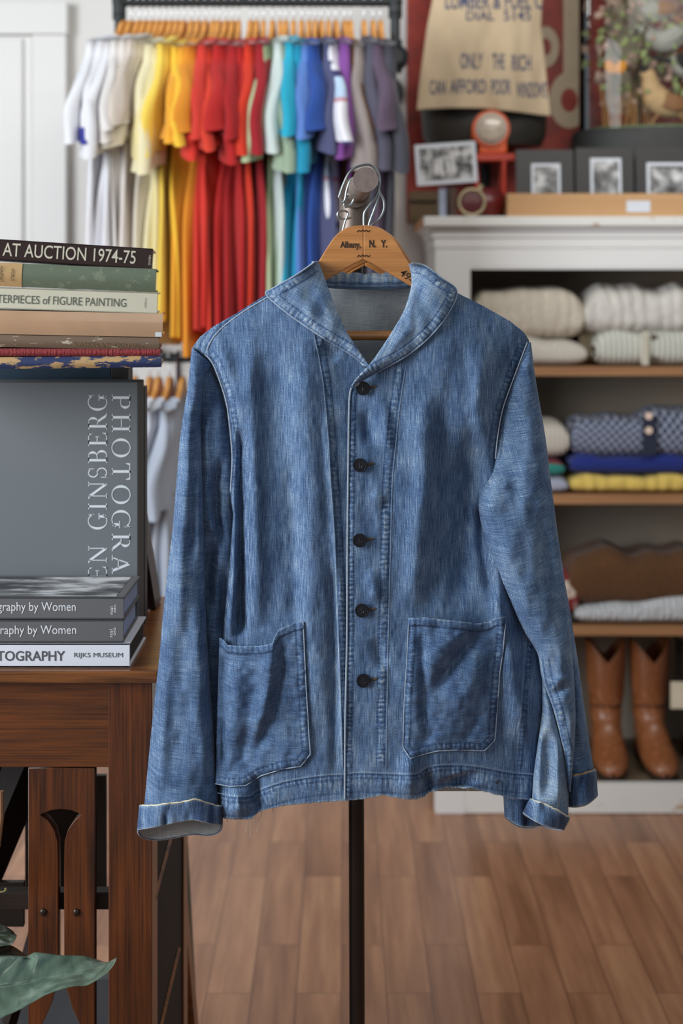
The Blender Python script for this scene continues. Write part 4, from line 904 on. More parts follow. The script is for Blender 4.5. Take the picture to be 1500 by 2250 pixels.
HW = .2
def shirt_meshes(seed, length=.77, thick=.03, slen=.22, fl=.018):
    """t-shirt hung on a hanger: width along local Y (camera side negative), thickness X, origin at the rail"""
    r_ = random.Random(seed); ph = [r_.uniform(0, 6.28) for _ in range(8)]
    n, m = 56, 64; V = []
    for i in range(n):
        v = i/(n-1); z = -.094-v*length
        top = min(1, (v*length)/.11)
        Wd = .05+(HW-.05)*math.sin(top*PI/2)**1.1 if v*length < .11 else HW-.03*math.exp(-((v*length-.30)/.14)**2)+.02*v
        Th = thick*(.35+.65*min(1, v*5))
        for k in range(m):
            a = 2*PI*k/m; c, s = math.cos(a), math.sin(a)
            y = Wd*c; x = Th*(abs(s)**.7)*(1 if s > 0 else -1)
            g = min(1, v*2.2)
            x += 1.25*fl*g*(math.sin(y*34+ph[0]+v*1.2)*.55+math.sin(y*62+ph[1]-v*2)*.3+.5*math.sin(y*17+ph[2])*v)
            y += .010*g*math.sin(v*6+ph[3])*(-1 if c < 0 else 1)
            zz_ = z+(-.10*(abs(y)/HW)**1.2)*(1-v)**6+(.008*math.sin(y*30+ph[4]) if i == n-1 else 0)
            V.append((x, y, zz_))
    Fc = [(i*m+k, i*m+(k+1) % m, (i+1)*m+(k+1) % m, (i+1)*m+k) for i in range(n-1) for k in range(m)]
    body = (V, Fc+[tuple(range(m))])
    sl = []
    for sd in (-1, 1):
        V = []; n2, m2 = 22, 28; dv = r_.uniform(-.03, .03); sp_ = r_.uniform(.055, .10)
        for i in range(n2):
            v = i/(n2-1)
            cy = sd*(HW-.055+sp_*v+.012*math.sin(v*4)); cz = -.155-(slen)*v; cx = dv*v+.006*math.sin(v*7+ph[5])
            ry = .048+.052*math.sin(min(1, v*1.2)*PI/2); rx = thick*(.85+.45*v)+.006
            tilt = sd*.35
            for k in range(m2):
                a = 2*PI*k/m2; yy = ry*math.cos(a); xx_ = rx*(abs(math.sin(a))**.8)*(1 if math.sin(a) > 0 else -1)+.010*math.sin(yy*70+ph[6]+v*2)*v+.004*math.sin(yy*130+ph[4])
                V.append((cx+xx_, cy+yy, cz+yy*tilt*-1+(.03 if i == 0 else 0)))
        Fc = [(i*m2+k, i*m2+(k+1) % m2, (i+1)*m2+(k+1) % m2, (i+1)*m2+k) for i in range(n2-1) for k in range(m2)]+[tuple(range(m2))]
        sl.append((V, Fc))
    return body, sl
def mk(name, data, solid=0):
    me = bpy.data.meshes.new(name); me.from_pydata(data[0], [], data[1]); me.polygons.foreach_set('use_smooth', [True]*len(me.polygons)); me.materials.append(M['trim']); me.update(); return me
VAR = []
for i in range(6):
    bd, sl = shirt_meshes(i, [.76, .74, .80, .72, .78, .75][i], [.017, .015, .019, .016, .018, .014][i], [.20, .25, .18, .24, .28, .21][i])
    VAR.append((mk('shirt_body', bd), mk('shirt_sleeve', sl[0]), mk('shirt_sleeve', sl[1])))
# small hanger seen edge-on
hb_ = B(); tp = [(0, -.052), (.010, -.053), (.022, -.066), (.034, -.088), (.06, -.108), (.10, -.124), (.185, -.165)]
poly = [(-y, z) for y, z in tp[::-1]]+[(y, z) for y, z in tp[1:]]+[(.185, -.176), (.10, -.142), (.05, -.122), (0, -.108), (-.05, -.122), (-.10, -.142), (-.185, -.176)]
bv_ = [hb_.b.verts.new((-.0065, y, z)) for y, z in poly]; cv_ = [hb_.b.verts.new((.0065, y, z)) for y, z in poly]
hb_.b.faces.new(bv_); hb_.b.faces.new(cv_[::-1])
for i in range(len(poly)): hb_.b.faces.new((bv_[i], cv_[i], cv_[(i+1) % len(poly)], bv_[(i+1) % len(poly)]))
bmesh.ops.recalc_face_normals(hb_.b, faces=hb_.b.faces)
HB = bpy.data.meshes.new('hanger_body'); hb_.b.to_mesh(HB); HB.materials.append(M['hang_bg'])
t_ = B().tube([(0, .0, -.055), (0, .0, -.022)]+[(0, .0165*math.sin(a), .0165*-math.cos(a)*1.0+.0) for a in np.linspace(.2, PI*1.45, 12)], .0022, 8)
HK = bpy.data.meshes.new('hanger_hook'); t_.b.to_mesh(HK); HK.polygons.foreach_set('use_smooth', [True]*len(HK.polygons)); HK.materials.append(M['wire_bg'])
def put(me, name, par, mat=None):
    o = bpy.data.objects.new(name, me); C.objects.link(o); o.parent = par
    if mat: o.material_slots[0].link = 'OBJECT'; o.material_slots[0].material = mat
    return o
def garment(px, Y, z, yaw, mat, label, hlabel, var, group, hgroup, sx=1.0, dz=0, extra=None, sc=1.0, trim=None):
    x = xx(px, Y)
    h = empty('clothes_hanger', (x, Y, z), hlabel, 'hanger', hgroup, (0, 0, yaw)); put(HB, 'hanger_body', h); put(HK, 'hook', h)
    e = empty('t_shirt', (x, Y, z+dz), label, 't-shirt', group, (0, 0, yaw)); e.scale = (sx, 1, sc)
    bd, s0, s1 = VAR[var]
    put(bd, 'body', e, mat); put(s0, 'sleeve', e, mat)
    if trim:
        vs = [v.co.copy() for v in s0.vertices][-28*5:]; cc = sum(vs, Vector())/len(vs)
        me = bpy.data.meshes.new('cuff'); me.from_pydata([Vector((cc.x+(v.x-cc.x)*1.12, cc.y+(v.y-cc.y)*1.05, v.z)) for v in vs], [], [(a*28+k, a*28+(k+1) % 28, (a+1)*28+(k+1) % 28, (a+1)*28+k) for a in range(4) for k in range(28)]); me.materials.append(trim)
        put(me, 'cuff', e); put(s1, 'sleeve', e, mat)
    return e
SH = [(273, 'white', (226, 227, 232)), (289, 'white', (222, 222, 226)), (307, 'white blue-cuffed', (224, 224, 228)), (320, 'off-white', (220, 216, 212)), (335, 'pale stone', (214, 206, 200)), (349, 'light beige', (206, 194, 182)), (363, 'ivory', (222, 214, 198)),
      (377, 'pale cream', (226, 216, 176)), (390, 'soft yellow-white', (222, 208, 150)), (404, 'lemon yellow', (238, 206, 84)), (421, 'bright yellow', (236, 188, 52)), (436, 'golden yellow', (228, 160, 40)), (452, 'amber', (218, 138, 30)),
      (468, 'tomato red', (200, 50, 36)), (481, 'scarlet', (206, 44, 30)), (497, 'orange-red', (208, 56, 34)), (511, 'dark scarlet', (176, 22, 20)), (524, 'deep red', (160, 14, 18)), (551, 'dark red', (172, 18, 18)), (564, 'vermilion', (200, 46, 18)), (579, 'crimson', (150, 14, 28)),
      (599, 'pale sage', (172, 188, 148)), (615, 'sage green', (148, 168, 144)), (628, 'pale mint', (192, 206, 202)), (645, 'cyan', (24, 160, 190)), (663, 'deep cyan', (16, 140, 176)), (679, 'cornflower blue', (84, 122, 190)), (692, 'royal blue', (30, 72, 150)), (705, 'slate navy', (72, 76, 112)),
      (721, 'striped white and navy', None), (737, 'purple', (122, 66, 142)), (756, 'brown', (100, 66, 34)), (769, 'warm grey', (140, 130, 126)), (799, 'charcoal violet', (76, 74, 90)), (819, 'dusky plum', (86, 70, 90)), (835, 'charcoal', (62, 62, 72))]
blue = cloth('shirt_royal_trim', rgb(40, 48, 140))
stripe_mat = cloth('shirt_striped', None, stripes=(5.4, [(0, rgb(222, 222, 230)), (.42, rgb(190, 140, 150)), (.48, rgb(176, 200, 224)), (.78, rgb(52, 48, 96)), (.88, rgb(222, 222, 230))]))
rr = random.Random(11)
nms = [n for _, n, _ in SH]
for i, (px, nm, c) in enumerate(SH):
    mat = stripe_mat if c is None else cloth('shirt_'+nm.replace(' ', '_').replace('-', '_'), rgb(*c))
    f = (px-600)/330.0; yaw = R(20*f*(1 if f < 0 else .95))+R(rr.uniform(-2.5, 2.5)) if px < 590 else R(-3+22*max(0, (px-640)/200))+R(rr.uniform(-2, 2))
    yaw = -abs(yaw) if px < 590 else yaw
    yaw = min(yaw+R(rr.uniform(-3.5, 3.5)), R(9) if px < 760 else R(4.5))
    side = ''
    if nm == 'white': side = ' at the left end of the upper rail' if px == 273 else ' second from the left end of the upper rail'
    lab = f'{nm} t-shirt on the upper rail' if not side else f'{nm} t-shirt{side}'
    if i and nm != 'white': lab += f', just right of the {nms[i-1]} one'
    sc_ = {13: 1.0, 14: 1.04, 15: 1.05, 18: 1.06}.get(i, 1.0) if 13 <= i <= 20 else (1.0 if i > 20 else (.93 if i < 7 else 1.02))
    garment(px, RY, rz+.0, yaw, mat, lab, f'honey wooden hanger of the {nm} t-shirt on the upper rail' if not side else f'honey wooden hanger of the {nm} t-shirt{side}', rr.randrange(6), 't-shirts on the upper rail', 'hangers on the upper rail', trim=blue if 'blue-cuffed' in nm else None, dz=rr.uniform(-.006, .004), sc=1.06*sc_)
for px, nm, c, yw, wh in ((297, 'white', (220, 222, 226), -8, 'nearest the books'), (329, 'bright white', (224, 224, 228), -8, 'second from the books'), (348, 'light grey', (206, 208, 214), -10, 'third from the books'), (373, 'silver grey', (186, 190, 200), -10, 'fourth from the books'), (401, 'blue grey', (168, 176, 190), -8, 'half hidden by the jacket sleeve')):
    garment(px, RY, lz, R(yw), cloth('shirt_'+nm.replace(' ', '_'), rgb(*c)), f'{nm} t-shirt on the lower rail, {wh}', f'wooden hanger of the {nm} t-shirt on the lower rail', rr.randrange(6), 't-shirts on the lower rail', 'hangers on the lower rail', sc=.95)
bg = empty('maroon_bag', (xx(392, RY), RY, lz), 'dark maroon pouch bag hanging from the lower rail beside the jacket sleeve', 'bag')
c_ = P(392, 1150, RY); M['maroon'] = plain('maroon_leather', rgb(52, 30, 38), .6)
B().sph(c_, .1, 24, (.38, .55, 1.0)).out('pouch', M['maroon'], bg, True)
B().tube([c_+Vector((-.01, 0, .09)), Vector((xx(392, RY), RY-.02, lz)), Vector((xx(392, RY), RY, lz+.018)), Vector((xx(392, RY), RY+.02, lz)), c_+Vector((.01, 0, .09))], .004, 8).out('strap', M['maroon'], bg, True)

# ------------------------------------------------------------------ white cabinet with open shelves
CY = 4.12; FY = 4.16; CB = WALL-.02
M['cab'] = plain('cabinet_white_paint', rgb(222, 222, 220), .5, var=.02, nscale=6)
def chipped():
    t = NT('chipped_white_paint'); f = t.noise(t.mapping(t.tc(), (.6, 1, 1)), 26, 5, .65)
    t.l(t.ramp(f, [(.60, rgb(222, 221, 216)), (.66, rgb(188, 166, 140))]), t.b.inputs['Base Color']); t.set(Roughness=.6); t.bump(f, .15, .002); return t.m
M['chip'] = chipped()
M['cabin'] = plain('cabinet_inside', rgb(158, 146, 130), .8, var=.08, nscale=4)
M['shelf'] = wood('shelf_pine', rgb(128, 88, 56), rgb(172, 126, 84), 'X', .8, .6)
cx0 = xx(956, FY); cx1 = 1.62
cab = empty('display_cabinet', (cx0, FY, 0), 'tall white painted open cabinet with pine shelves and chipped top', 'cabinet')
ztop = zz(475, CY)
b = B().box(xx(930, CY), cx1+.03, CY, CB+.01, zz(497, CY), ztop, .004)
b.out('top', M['chip'], cab)
B().box(xx(930, CY)-.001, xx(930, CY)+.003, CY+.004, CB, zz(496, CY), ztop-.002).out('worn_edge', plain('bare_wood_edge', rgb(182, 124, 76), .7), cab)
b = B()
for (ya, yb_, o_) in ((497, 508, .018), (508, 522, .010), (522, 545, .004)): b.box(cx0-o_, cx1+o_, FY-o_, CB, zz(yb_, FY), zz(ya, FY)+.0002, .002)
b.out('cornice', M['cab'], cab)
B().box(cx0, xx(1033, FY), FY, FY+.022, .1105, zz(545, FY)).out('stile', M['cab'], cab)
B().box(cx1-.1, cx1, FY, FY+.022, .1105, zz(545, FY)).out('stile', M['cab'], cab)
B().box(xx(1033, FY), cx1-.1, FY, FY+.022, zz(586, FY), zz(545, FY)).box(xx(1033, FY), cx1-.1, FY+.002, FY+.02, zz(592, FY), zz(586, FY)).out('top_rail', M['cab'], cab)
B().box(cx0, cx0+.018, FY+.022, CB, .1105, zz(545, FY)).out('side_panel', M['cab'], cab)
B().box(cx1-.018, cx1, FY+.022, CB, .1105, zz(545, FY)).out('side_panel', M['cab'], cab)
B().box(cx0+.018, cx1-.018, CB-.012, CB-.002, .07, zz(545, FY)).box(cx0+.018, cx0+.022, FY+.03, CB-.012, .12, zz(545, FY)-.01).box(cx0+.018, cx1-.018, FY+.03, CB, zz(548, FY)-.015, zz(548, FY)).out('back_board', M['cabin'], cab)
SY = FY+.03
shz = []
for a, c in ((806, 826), (1087, 1108), (1377, 1397)):
    B().box(cx0+.02, cx1-.02, SY, CB-.012, zz(c, SY), zz(a, SY), .0015).out('shelf', M['shelf'], cab); shz.append(zz(a, SY))
fz = zz(1722, SY)
B().box(cx0+.018, cx1-.018, SY, CB-.012, fz-.02, fz).out('floor_board', plain('worn_cabinet_floor', rgb(104, 88, 70), .7, var=.2, nscale=10), cab)
B().box(xx(1020, FY), cx1, FY+.001, FY+.02, zz(1787, FY), zz(1722, FY)).out('base_rail', M['chip'], cab)
for xa in (cx0, cx1-.088):
    for yq in (FY, CB-.06):
        B().box(xa, xa+.088, yq, yq+.05, 0, .11, .003).out('foot', M['cab'], cab)

# folded knitwear on the shelves
def knit(name, kind, c1, c2=None, scale=1.0, rough=.95):
    t = NT(name); o = t.tc('UV'); a = rgb(*c1); c_ = Vector(a[:3])
    hgt = None
    if kind == 'cable':
        w1 = t.n('ShaderNodeTexWave', wave_type='BANDS'); w1.inputs['Scale'].default_value = 9*scale; w1.inputs['Distortion'].default_value = 5; w1.inputs['Detail'].default_value = 1; t.l(t.mapping(o, (1, .6, 1)), w1.inputs['Vector'])
        vz = t.n('ShaderNodeTexVoronoi'); vz.inputs['Scale'].default_value = 34*scale; t.l(o, vz.inputs['Vector'])
        hgt = t.math('ADD', t.math('MULTIPLY', w1.outputs['Fac'], .6), t.math('MULTIPLY', vz.outputs['Distance'], -.8))
        col = t.ramp(hgt, [(0, tuple(c_*.82)+(1,)), (.5, a)])
    elif kind == 'rib':
        w1 = t.n('ShaderNodeTexWave', wave_type='BANDS'); w1.inputs['Scale'].default_value = 22*scale; w1.inputs['Distortion'].default_value = .6; t.l(o, w1.inputs['Vector'])
        hgt = w1.outputs['Fac']; col = t.ramp(hgt, [(0, tuple(c_*.8)+(1,)), (.6, a)])
    elif kind == 'check':
        m1 = t.mapping(o, (1, 1, 1), (0, 0, .1)); ck = t.n('ShaderNodeTexChecker'); ck.inputs['Scale'].default_value = 60*scale; t.l(m1, ck.inputs['Vector'])
        n_ = t.noise(o, 40, 2); f_ = t.math('MULTIPLY', t.math('ADD', ck.outputs['Fac'], t.math('SUBTRACT', n_, .5)), 1)
        col = t.ramp(f_, [(.3, a), (.7, rgb(*c2))]); hgt = ck.outputs['Fac']
    elif kind == 'blotch':
        f_ = t.noise(o, 16*scale, 2); col = t.ramp(f_, [(.5, a), (.56, rgb(*c2))]); hgt = t.noise(o, 200, 1)
    elif kind == 'bands':
        sep = t.n('ShaderNodeSeparateXYZ'); t.l(o, sep.inputs[0]); f_ = t.math('FRACT', t.math('MULTIPLY', sep.outputs[1], 11)); col = t.ramp(f_, [(0, a), (.45, rgb(*c2)), (.6, rgb(30, 34, 40))], 'CONSTANT'); hgt = t.noise(o, 200, 1)
    else:
        hgt = t.noise(o, 120*scale, 3, .7); col = t.ramp(hgt, [(.3, tuple(c_*.78)+(1,)), (.7, tuple(c_*1.08)+(1,))])
    t.l(col, t.b.inputs['Base Color']); t.set(Roughness=rough, Sheen_Weight=.08); t.bump(hgt, .8, .006)
    return t.m
def folded(label, x0, x1, ztop_, zbot, mat, Yf, dep=.26, nf=2, seed=0, tilt=0.0, lump=.006, parts=None, sag=0.0, name='folded_sweater', cat='sweater', group=None):
    """folded knit: rounded front roll in nf layers, sides rounded; px columns at the depth of its front"""
    X0, X1 = xx(x0, Yf), xx(x1, Yf); zb = zbot; zt = zz(ztop_, Yf) if ztop_ > 5 else ztop_
    e = empty(name, ((X0+X1)/2, Yf+dep/2, zb), label, cat, group)
    H_ = zt-zb; n, m = 80, 72; V = []; r_ = random.Random(seed); ph = [r_.uniform(0, 6.28) for _ in range(8)]; UV = []
    for i in range(n):
        u = i/(n-1); uu = 2*u-1; en = (1-abs(uu)**7)**.5 if abs(uu) < 1 else 0; en = max(en, .02)
        x = X0+(X1-X0)*u
        for k in range(m):
            a = 2*PI*k/m; cy, sz = math.cos(a), math.sin(a)
            py_ = -(abs(cy)**.45)*(1 if cy > 0 else -1)*dep/2; pz = (abs(sz)**.55)*(1 if sz > 0 else -1)*.5*H_
            zrel = pz/H_+.5
            if cy > 0: py_ += -(.010*abs(math.sin(zrel*PI*nf))**.6)+.010
            py_ *= (.94+.06*en); pz = pz*en if pz > 0 else pz*(.55+.45*en)
            up = max(0, pz/H_*2)
            pz += up*lump*(math.sin(x*24+ph[0])+.7*math.sin(x*51+ph[1])+.5*math.sin(py_*40+ph[2])) + up*tilt*uu + up*sag*(1-uu*uu)
            py_ += lump*.5*math.sin(x*33+ph[3]+zrel*3)
            V.append((x, Yf+dep/2+py_, zb+.5*H_+pz+.0005)); UV.append((x, zrel*H_*1.0 if cy > 0 else H_+py_))
    zmin = min(v[2] for v in V); V = [(x, y, z-zmin+zb+.0004) for x, y, z in V]
    Fc = [(i*m+k, i*m+(k+1) % m, (i+1)*m+(k+1) % m, (i+1)*m+k) for i in range(n-1) for k in range(m)]+[tuple(range(m)), tuple(range((n-1)*m, n*m))]
    me = bpy.data.meshes.new('body'); me.from_pydata(V, [], Fc); uv = me.uv_layers.new(name='UVMap')
    for l in me.loops: uv.data[l.index].uv = UV[l.vertex_index]
    me.polygons.foreach_set('use_smooth', [True]*len(me.polygons)); me.materials.append(mat)
    o = bpy.data.objects.new('body', me); link(o); o.parent = e; o.matrix_parent_inverse = wm(e).inverted()
    return e
KY = SY+.012; s1z, s2z, s3z = shz
cream = knit('cream_cable_knit', 'cable', (214, 204, 186)); cream2 = knit('cream_plain_knit', 'plain', (206, 198, 186))
white_ch = knit('chunky_white_knit', 'cable', (216, 212, 204), scale=.9); rib = knit('cream_rib_knit', 'rib', (204, 204, 192), scale=.9)
folded('cream plain knit folded under the cable sweater, left stack of the top shelf', 1042, 1292, 746, s1z, cream2, KY, nf=1, seed=1)
folded('cream cable knit sweater on top of the left stack of the top shelf', 1040, 1286, 632, zz(748, KY)+.002, cream, KY+.004, nf=1, seed=2, lump=.004)
folded('pale cream button cardigan with ribs folded under the chunky white sweater', 1310, 1560, 722, s1z, rib, KY, nf=1, seed=3, lump=.005)
e = folded('chunky white knit sweater topping the right stack of the top shelf', 1284, 1550, 640, zz(728, KY)-.008, white_ch, KY+.004, nf=1, seed=4, lump=.010, sag=.018)
for q in ((1412, 1418, 727, 800),):
    cd = [c for c in bpy.data.objects if c.get('label', '').startswith('pale cream button')][0]
    B().box(xx(1408, KY), xx(1424, KY), KY-.012, KY-.002, s1z+.004, zz(728, KY), .003).out('button_band', knit('band_knit', 'rib', (206, 200, 180), scale=2), cd)
    for zy in (740, 800-12): B().cyl(P(1436, zy, KY-.008), P(1436, zy, KY-.002), .0075, None, 18).out('button', plain('brown_button', rgb(66, 50, 42), .4), cd)
folded('beige knit bundle tucked behind between the two stacks of the top shelf', 1272, 1330, 668, s1z, knit('beige_knit', 'cable', (164, 148, 122)), KY+.09, dep=.2, nf=3, seed=5, lump=.004)
k2 = KY
folded('lilac grey knit at the bottom of the left stack on the middle shelf', 1090, 1250, 1050, s2z, knit('lilac_knit', 'plain', (160, 162, 178)), k2, nf=1, seed=6, lump=.003)
folded('teal and dark red banded knit in the left stack of the middle shelf', 1090, 1242, 1010, zz(1050, k2), knit('banded_knit', 'bands', (36, 122, 112), (112, 26, 36)), k2+.003, nf=1, seed=7, lump=.002)
folded('cream ribbed hat-like knit topping the left stack of the middle shelf', 1090, 1252, 926, zz(1010, k2), knit('cream_rib_two', 'rib', (200, 192, 180)), k2+.003, nf=1, seed=8, lump=.003)
folded('yellow cable knit at the bottom right of the middle shelf', 1253, 1560, 1044, s2z, knit('yellow_knit', 'cable', (222, 190, 96), scale=.8), k2, nf=1, seed=9, lump=.005)
folded('royal blue folded sweater between the yellow and the navy patterned knits', 1253, 1560, 998, zz(1046, k2), knit('blue_knit', 'plain', (22, 40, 116)), k2+.003, nf=1, seed=10, lump=.006)
nv = folded('navy and grey patterned cardigan topping the middle shelf stack', 1256, 1570, 914, zz(1004, k2)-.006, knit('navy_pattern', 'check', (34, 44, 70), (140, 146, 164), scale=1.3), k2+.002, nf=1, seed=11, lump=.008, tilt=.02)
B().box(xx(1410, k2), xx(1441, k2), k2-.012, k2-.004, zz(1000, k2), zz(912, k2), .003).out('button_band', plain('navy_band', rgb(30, 36, 56), .9), nv)
for zy in (946, 914): B().cyl(P(1425, zy, k2-.018), P(1425, zy, k2-.010), .011, None, 20).out('button', plain('pearl_button', rgb(204, 180, 164), .35), nv)
folded('light grey tweed knit folded at the bottom of the lower shelf', 1265, 1560, 1322, s3z, knit('tweed_knit', 'cable', (196, 198, 200), scale=2.2), KY, nf=1, seed=12, lump=.004, tilt=.025)
folded('brown suede-like sweater heaped on the grey tweed knit', 1250, 1570, 1226, zz(1338, KY)-.004, knit('brown_knit', 'plain', (84, 52, 22), scale=.5), KY+.02, nf=1, seed=13, lump=.010, sag=.006)
folded('red patterned knit at the left of the lower shelf beside the sleeve', 1120, 1272, 1258, s3z+.012, knit('red_pattern', 'blotch', (116, 28, 30), (196, 180, 164)), KY+.02, nf=1, seed=14)
folded('black folded sweater under the red patterned knit on the lower shelf', 1120, 1272, 1352, s3z, knit('black_knit', 'plain', (34, 32, 34)), KY+.015, nf=1, seed=15, lump=.002)

# cowboy boots facing the camera
M['boot'] = wornmat('tan_boot_leather', rgb(132, 78, 44), rgb(158, 100, 62), .58, (1, 1, .7), .45); M['boot'].node_tree.nodes['Principled BSDF'].inputs['Coat Weight'].default_value = .25
M['sole'] = plain('boot_sole', rgb(48, 34, 26), .5)
M['bootd'] = plain('dark_boot_leather', rgb(40, 32, 28), .4, var=.2, coat=.3)
def boot(px, label, mat, yaw, Yb=4.30, s=1.0):
    e = empty('cowboy_boot', (xx(px, Yb), Yb, fz), label, 'boot', None, (0, 0, yaw)); 
    m = 40; rings = []
    # sections: centre (y, z), half width x, half depth, tilt of the ring about X
    secs = [((.0, .375), .060, .062, 0), ((.0, .34), .059, .062, 0), ((.0, .28), .056, .060, 0), ((.002, .22), .052, .056, 0), ((.004, .17), .047, .053, 6), ((-.002, .13), .044, .056, 18), ((-.016, .100), .043, .062, 34), ((-.042, .078), .044, .058, 52), ((-.078, .058), .048, .046, 68), ((-.115, .045), .050, .037, 78), ((-.150, .037), .046, .030, 84), ((-.178, .031), .036, .024, 87), ((-.198, .026), .020, .017, 88), ((-.206, .022), .004, .006, 90)]
    A = np.array([[c[0][0], c[0][1], c[1], c[2], c[3]] for c in secs]); A2 = spline(A*np.array([1, 1, 1, 1, .002]), 70); A2[:, 4] /= .002
    V = []
    for i, (cy, cz, hx, hy, tl) in enumerate(A2):
        for k in range(m):
            a = 2*PI*k/m; lx = hx*math.sin(a); ly = -hy*math.cos(a)
            if abs(math.sin(a)) > 0: lx = hx*(abs(math.sin(a))**.9)*(1 if math.sin(a) > 0 else -1)
            t = R(tl); y = cy+ly*math.cos(t); z = cz-ly*math.sin(t)*-1*-1
            z = cz+(-ly)*math.sin(t)
            if i < 22:                                       # V shaped dip at front and back
                dip = .060*max(0, 1-abs(math.sin(a))*1.25)**1.0*(1-i/22); z -= dip
            wr = .0016*math.sin(z*120+a*2)*math.exp(-((z-.12)/.06)**2)+.002*math.sin(z*60+a)*math.exp(-((z-.2)/.05)**2)
            V.append(((lx*(1+wr*20))*s, (y+wr)*s, max(z, .012)*s))
    Fc = [(i*m+k, i*m+(k+1) % m, (i+1)*m+(k+1) % m, (i+1)*m+k) for i in range(len(A2)-1) for k in range(m)]
    o = meshobj('upper', V, Fc, mat, None, True); o.parent = e
    sd = o.modifiers.new('t', 'SOLIDIFY'); sd.thickness = .003; sd.offset = -1
    # closed heel counter part
    B().sph((0, .012, .052), .047, 24, (.95, 1.05, 1.1)).out('heel_counter', mat, e, True, local=True)
    out = [(.036, .05), (.038, .0), (.036, -.06), (.047, -.11), (.048, -.145), (.034, -.185), (.012, -.208), (0, -.211)]
    poly = out+[(-x, y) for x, y in out[-2::-1]]
    b = B(); lo = [b.b.verts.new((x*s, y*s, .0105*s)) for x, y in poly]; hi = [b.b.verts.new((x*s, y*s, .019*s)) for x, y in poly]; b.b.faces.new(lo[::-1]); b.b.faces.new(hi)
    for i in range(len(poly)): b.b.faces.new((lo[i], hi[i], hi[(i+1) % len(poly)], lo[(i+1) % len(poly)]))
    b.box(-.034, .034, -.012, .052, 0.0003, .013).box(-.04, .04, -.19, -.08, .0003, .012)
    b.out('sole', M['sole'], e, False, local=True)
    B().tube([(math.sin(t)*.049, -math.cos(t)*.057-.003, .172+.012*math.cos(t)) for t in np.linspace(0, 2*PI, 30)], .0018, 6, caps=False).out('seam_band', M['sole'], e, True, local=True)
    return e
boot(1330, 'left tan leather cowboy boot of the pair at the cabinet bottom', M['boot'], R(-4), 4.40)
boot(1425, 'right tan leather cowboy boot of the pair at the cabinet bottom', M['boot'], R(3), 4.40)
bd_ = boot(1528, 'dark leather boot with a paper tag at the right edge of the cabinet bottom', M['bootd'], R(5), 4.42)
tg = B().box(xx(1471, 4.3), xx(1505, 4.3), 4.29, 4.291, zz(1555, 4.3), zz(1496, 4.3), .0003).out('price_tag', plain('cream_tag', rgb(206, 194, 170), .8), bd_)

# ------------------------------------------------------------------ things on the cabinet top
TZ = ztop+.0006
tr = B().box(xx(1114, 4.16), 1.30, 4.16, 4.175, TZ, zz(425, 4.16), .001).box(xx(1114, 4.16), 1.30, 4.26, 4.272, TZ, zz(425, 4.16), .001).box(xx(1114, 4.16), xx(1114, 4.16)+.012, 4.175, 4.26, TZ, zz(425, 4.16)).box(xx(1114, 4.16), 1.30, 4.17, 4.265, TZ, TZ+.006)
tr = tag(tr.out('wooden_tray', wood('birch_tray', rgb(188, 144, 98), rgb(206, 164, 118), 'X', .5, .7)), 'long narrow tan wooden tray with a small white label on the cabinet', 'tray')
B().box(xx(1376, 4.16), xx(1428, 4.16), 4.1588, 4.16, zz(466, 4.16), zz(441, 4.16)).out('label_card', M['ph_white'], tr)
M['sleeve_card'] = plain('black_mount_card', rgb(40, 38, 38), .45, var=.1, coat=.1)
def mounted(x0, x1, yt, lab, px0, px1, pyt, seed):
    Yc = 4.21; e = empty('mounted_photo', (xx((x0+x1)/2, Yc), Yc, TZ+.01), lab, 'photograph', 'mounted photographs in the tray', (R(-5), 0, 0))
    W_ = (x1-x0)/F*Yc; zt = zz(yt, Yc)-(TZ+.01); zc = (x0+x1)/2
    B().box(-W_/2, W_/2, 0, .003, 0, zt, .0005).out('mount', M['sleeve_card'], e, local=True)
    f = lambda x: (x-zc)/F*Yc
    B().box(f(px0), f(px1), -.001, 0, .02, zz(pyt, Yc)-(TZ+.01)).out('print_border', M['ph_white'], e, local=True)
    B().box(f(px0+6), f(px1-6), -.0016, -.001, .02, zz(pyt+7, Yc)-(TZ+.01)).out('print', bwphoto('print_%d' % seed, (1, 1, 1), seed, c=.16, sc=22, lo=(40, 38, 36)), e, local=True)
mounted(1134, 1261, 327, 'black mounted photograph with a small leafy portrait print, left of three', 1168, 1232, 358, 3)
mounted(1266, 1393, 323, 'black mounted photograph with a tall pale print, middle of three', 1298, 1366, 346, 8)
mounted(1398, 1525, 321, 'black mounted photograph with a wide framed print, right of three', 1422, 1510, 356, 13)
# tilted snapshot on a little stand at the left
sn = empty('snapshot', P(983, 404, 4.13), 'white bordered black and white snapshot of people, tilted, above the books at the left', 'photograph', None, (0, R(-4), 0))
W_ = 134/F*4.13; Hh = 90/F*4.13
B().box(-W_/2, W_/2, 0, .002, 0, Hh, .0006).out('paper', M['ph_white'], sn, local=True)
t = NT('snapshot_print'); o_ = t.tc(); f = t.noise(t.mapping(o_, (1, 1, .8)), 38, 4, .6); t.l(t.ramp(f, [(.4, rgb(58, 58, 58)), (.5, rgb(140, 140, 140)), (.62, rgb(214, 214, 214))]), t.b.inputs['Base Color'])
B().box(-W_/2+.012, W_/2-.012, -.0008, 0, .012, Hh-.012).out('print', t.m, sn, local=True)
b = B()
for xo, h_, c_ in ((-.03, .05, 1), (-.015, .045, 1), (.005, .055, 1), (.02, .05, 1)): b.sph((xo, -.001, .02+h_), .005, 10, (1, .2, 1)).sph((xo, -.001, .02+h_*.5), .02, 10, (.35, .05, 1))
b.out('figures', plain('print_white', rgb(206, 206, 206), .5), sn, True, local=True)
B().cyl((0, .004, -(404-474)/F*4.13*-1+.0), (0, .004, .04), .003, None, 10).out('clip_stand', M['black'], sn, True, local=True)
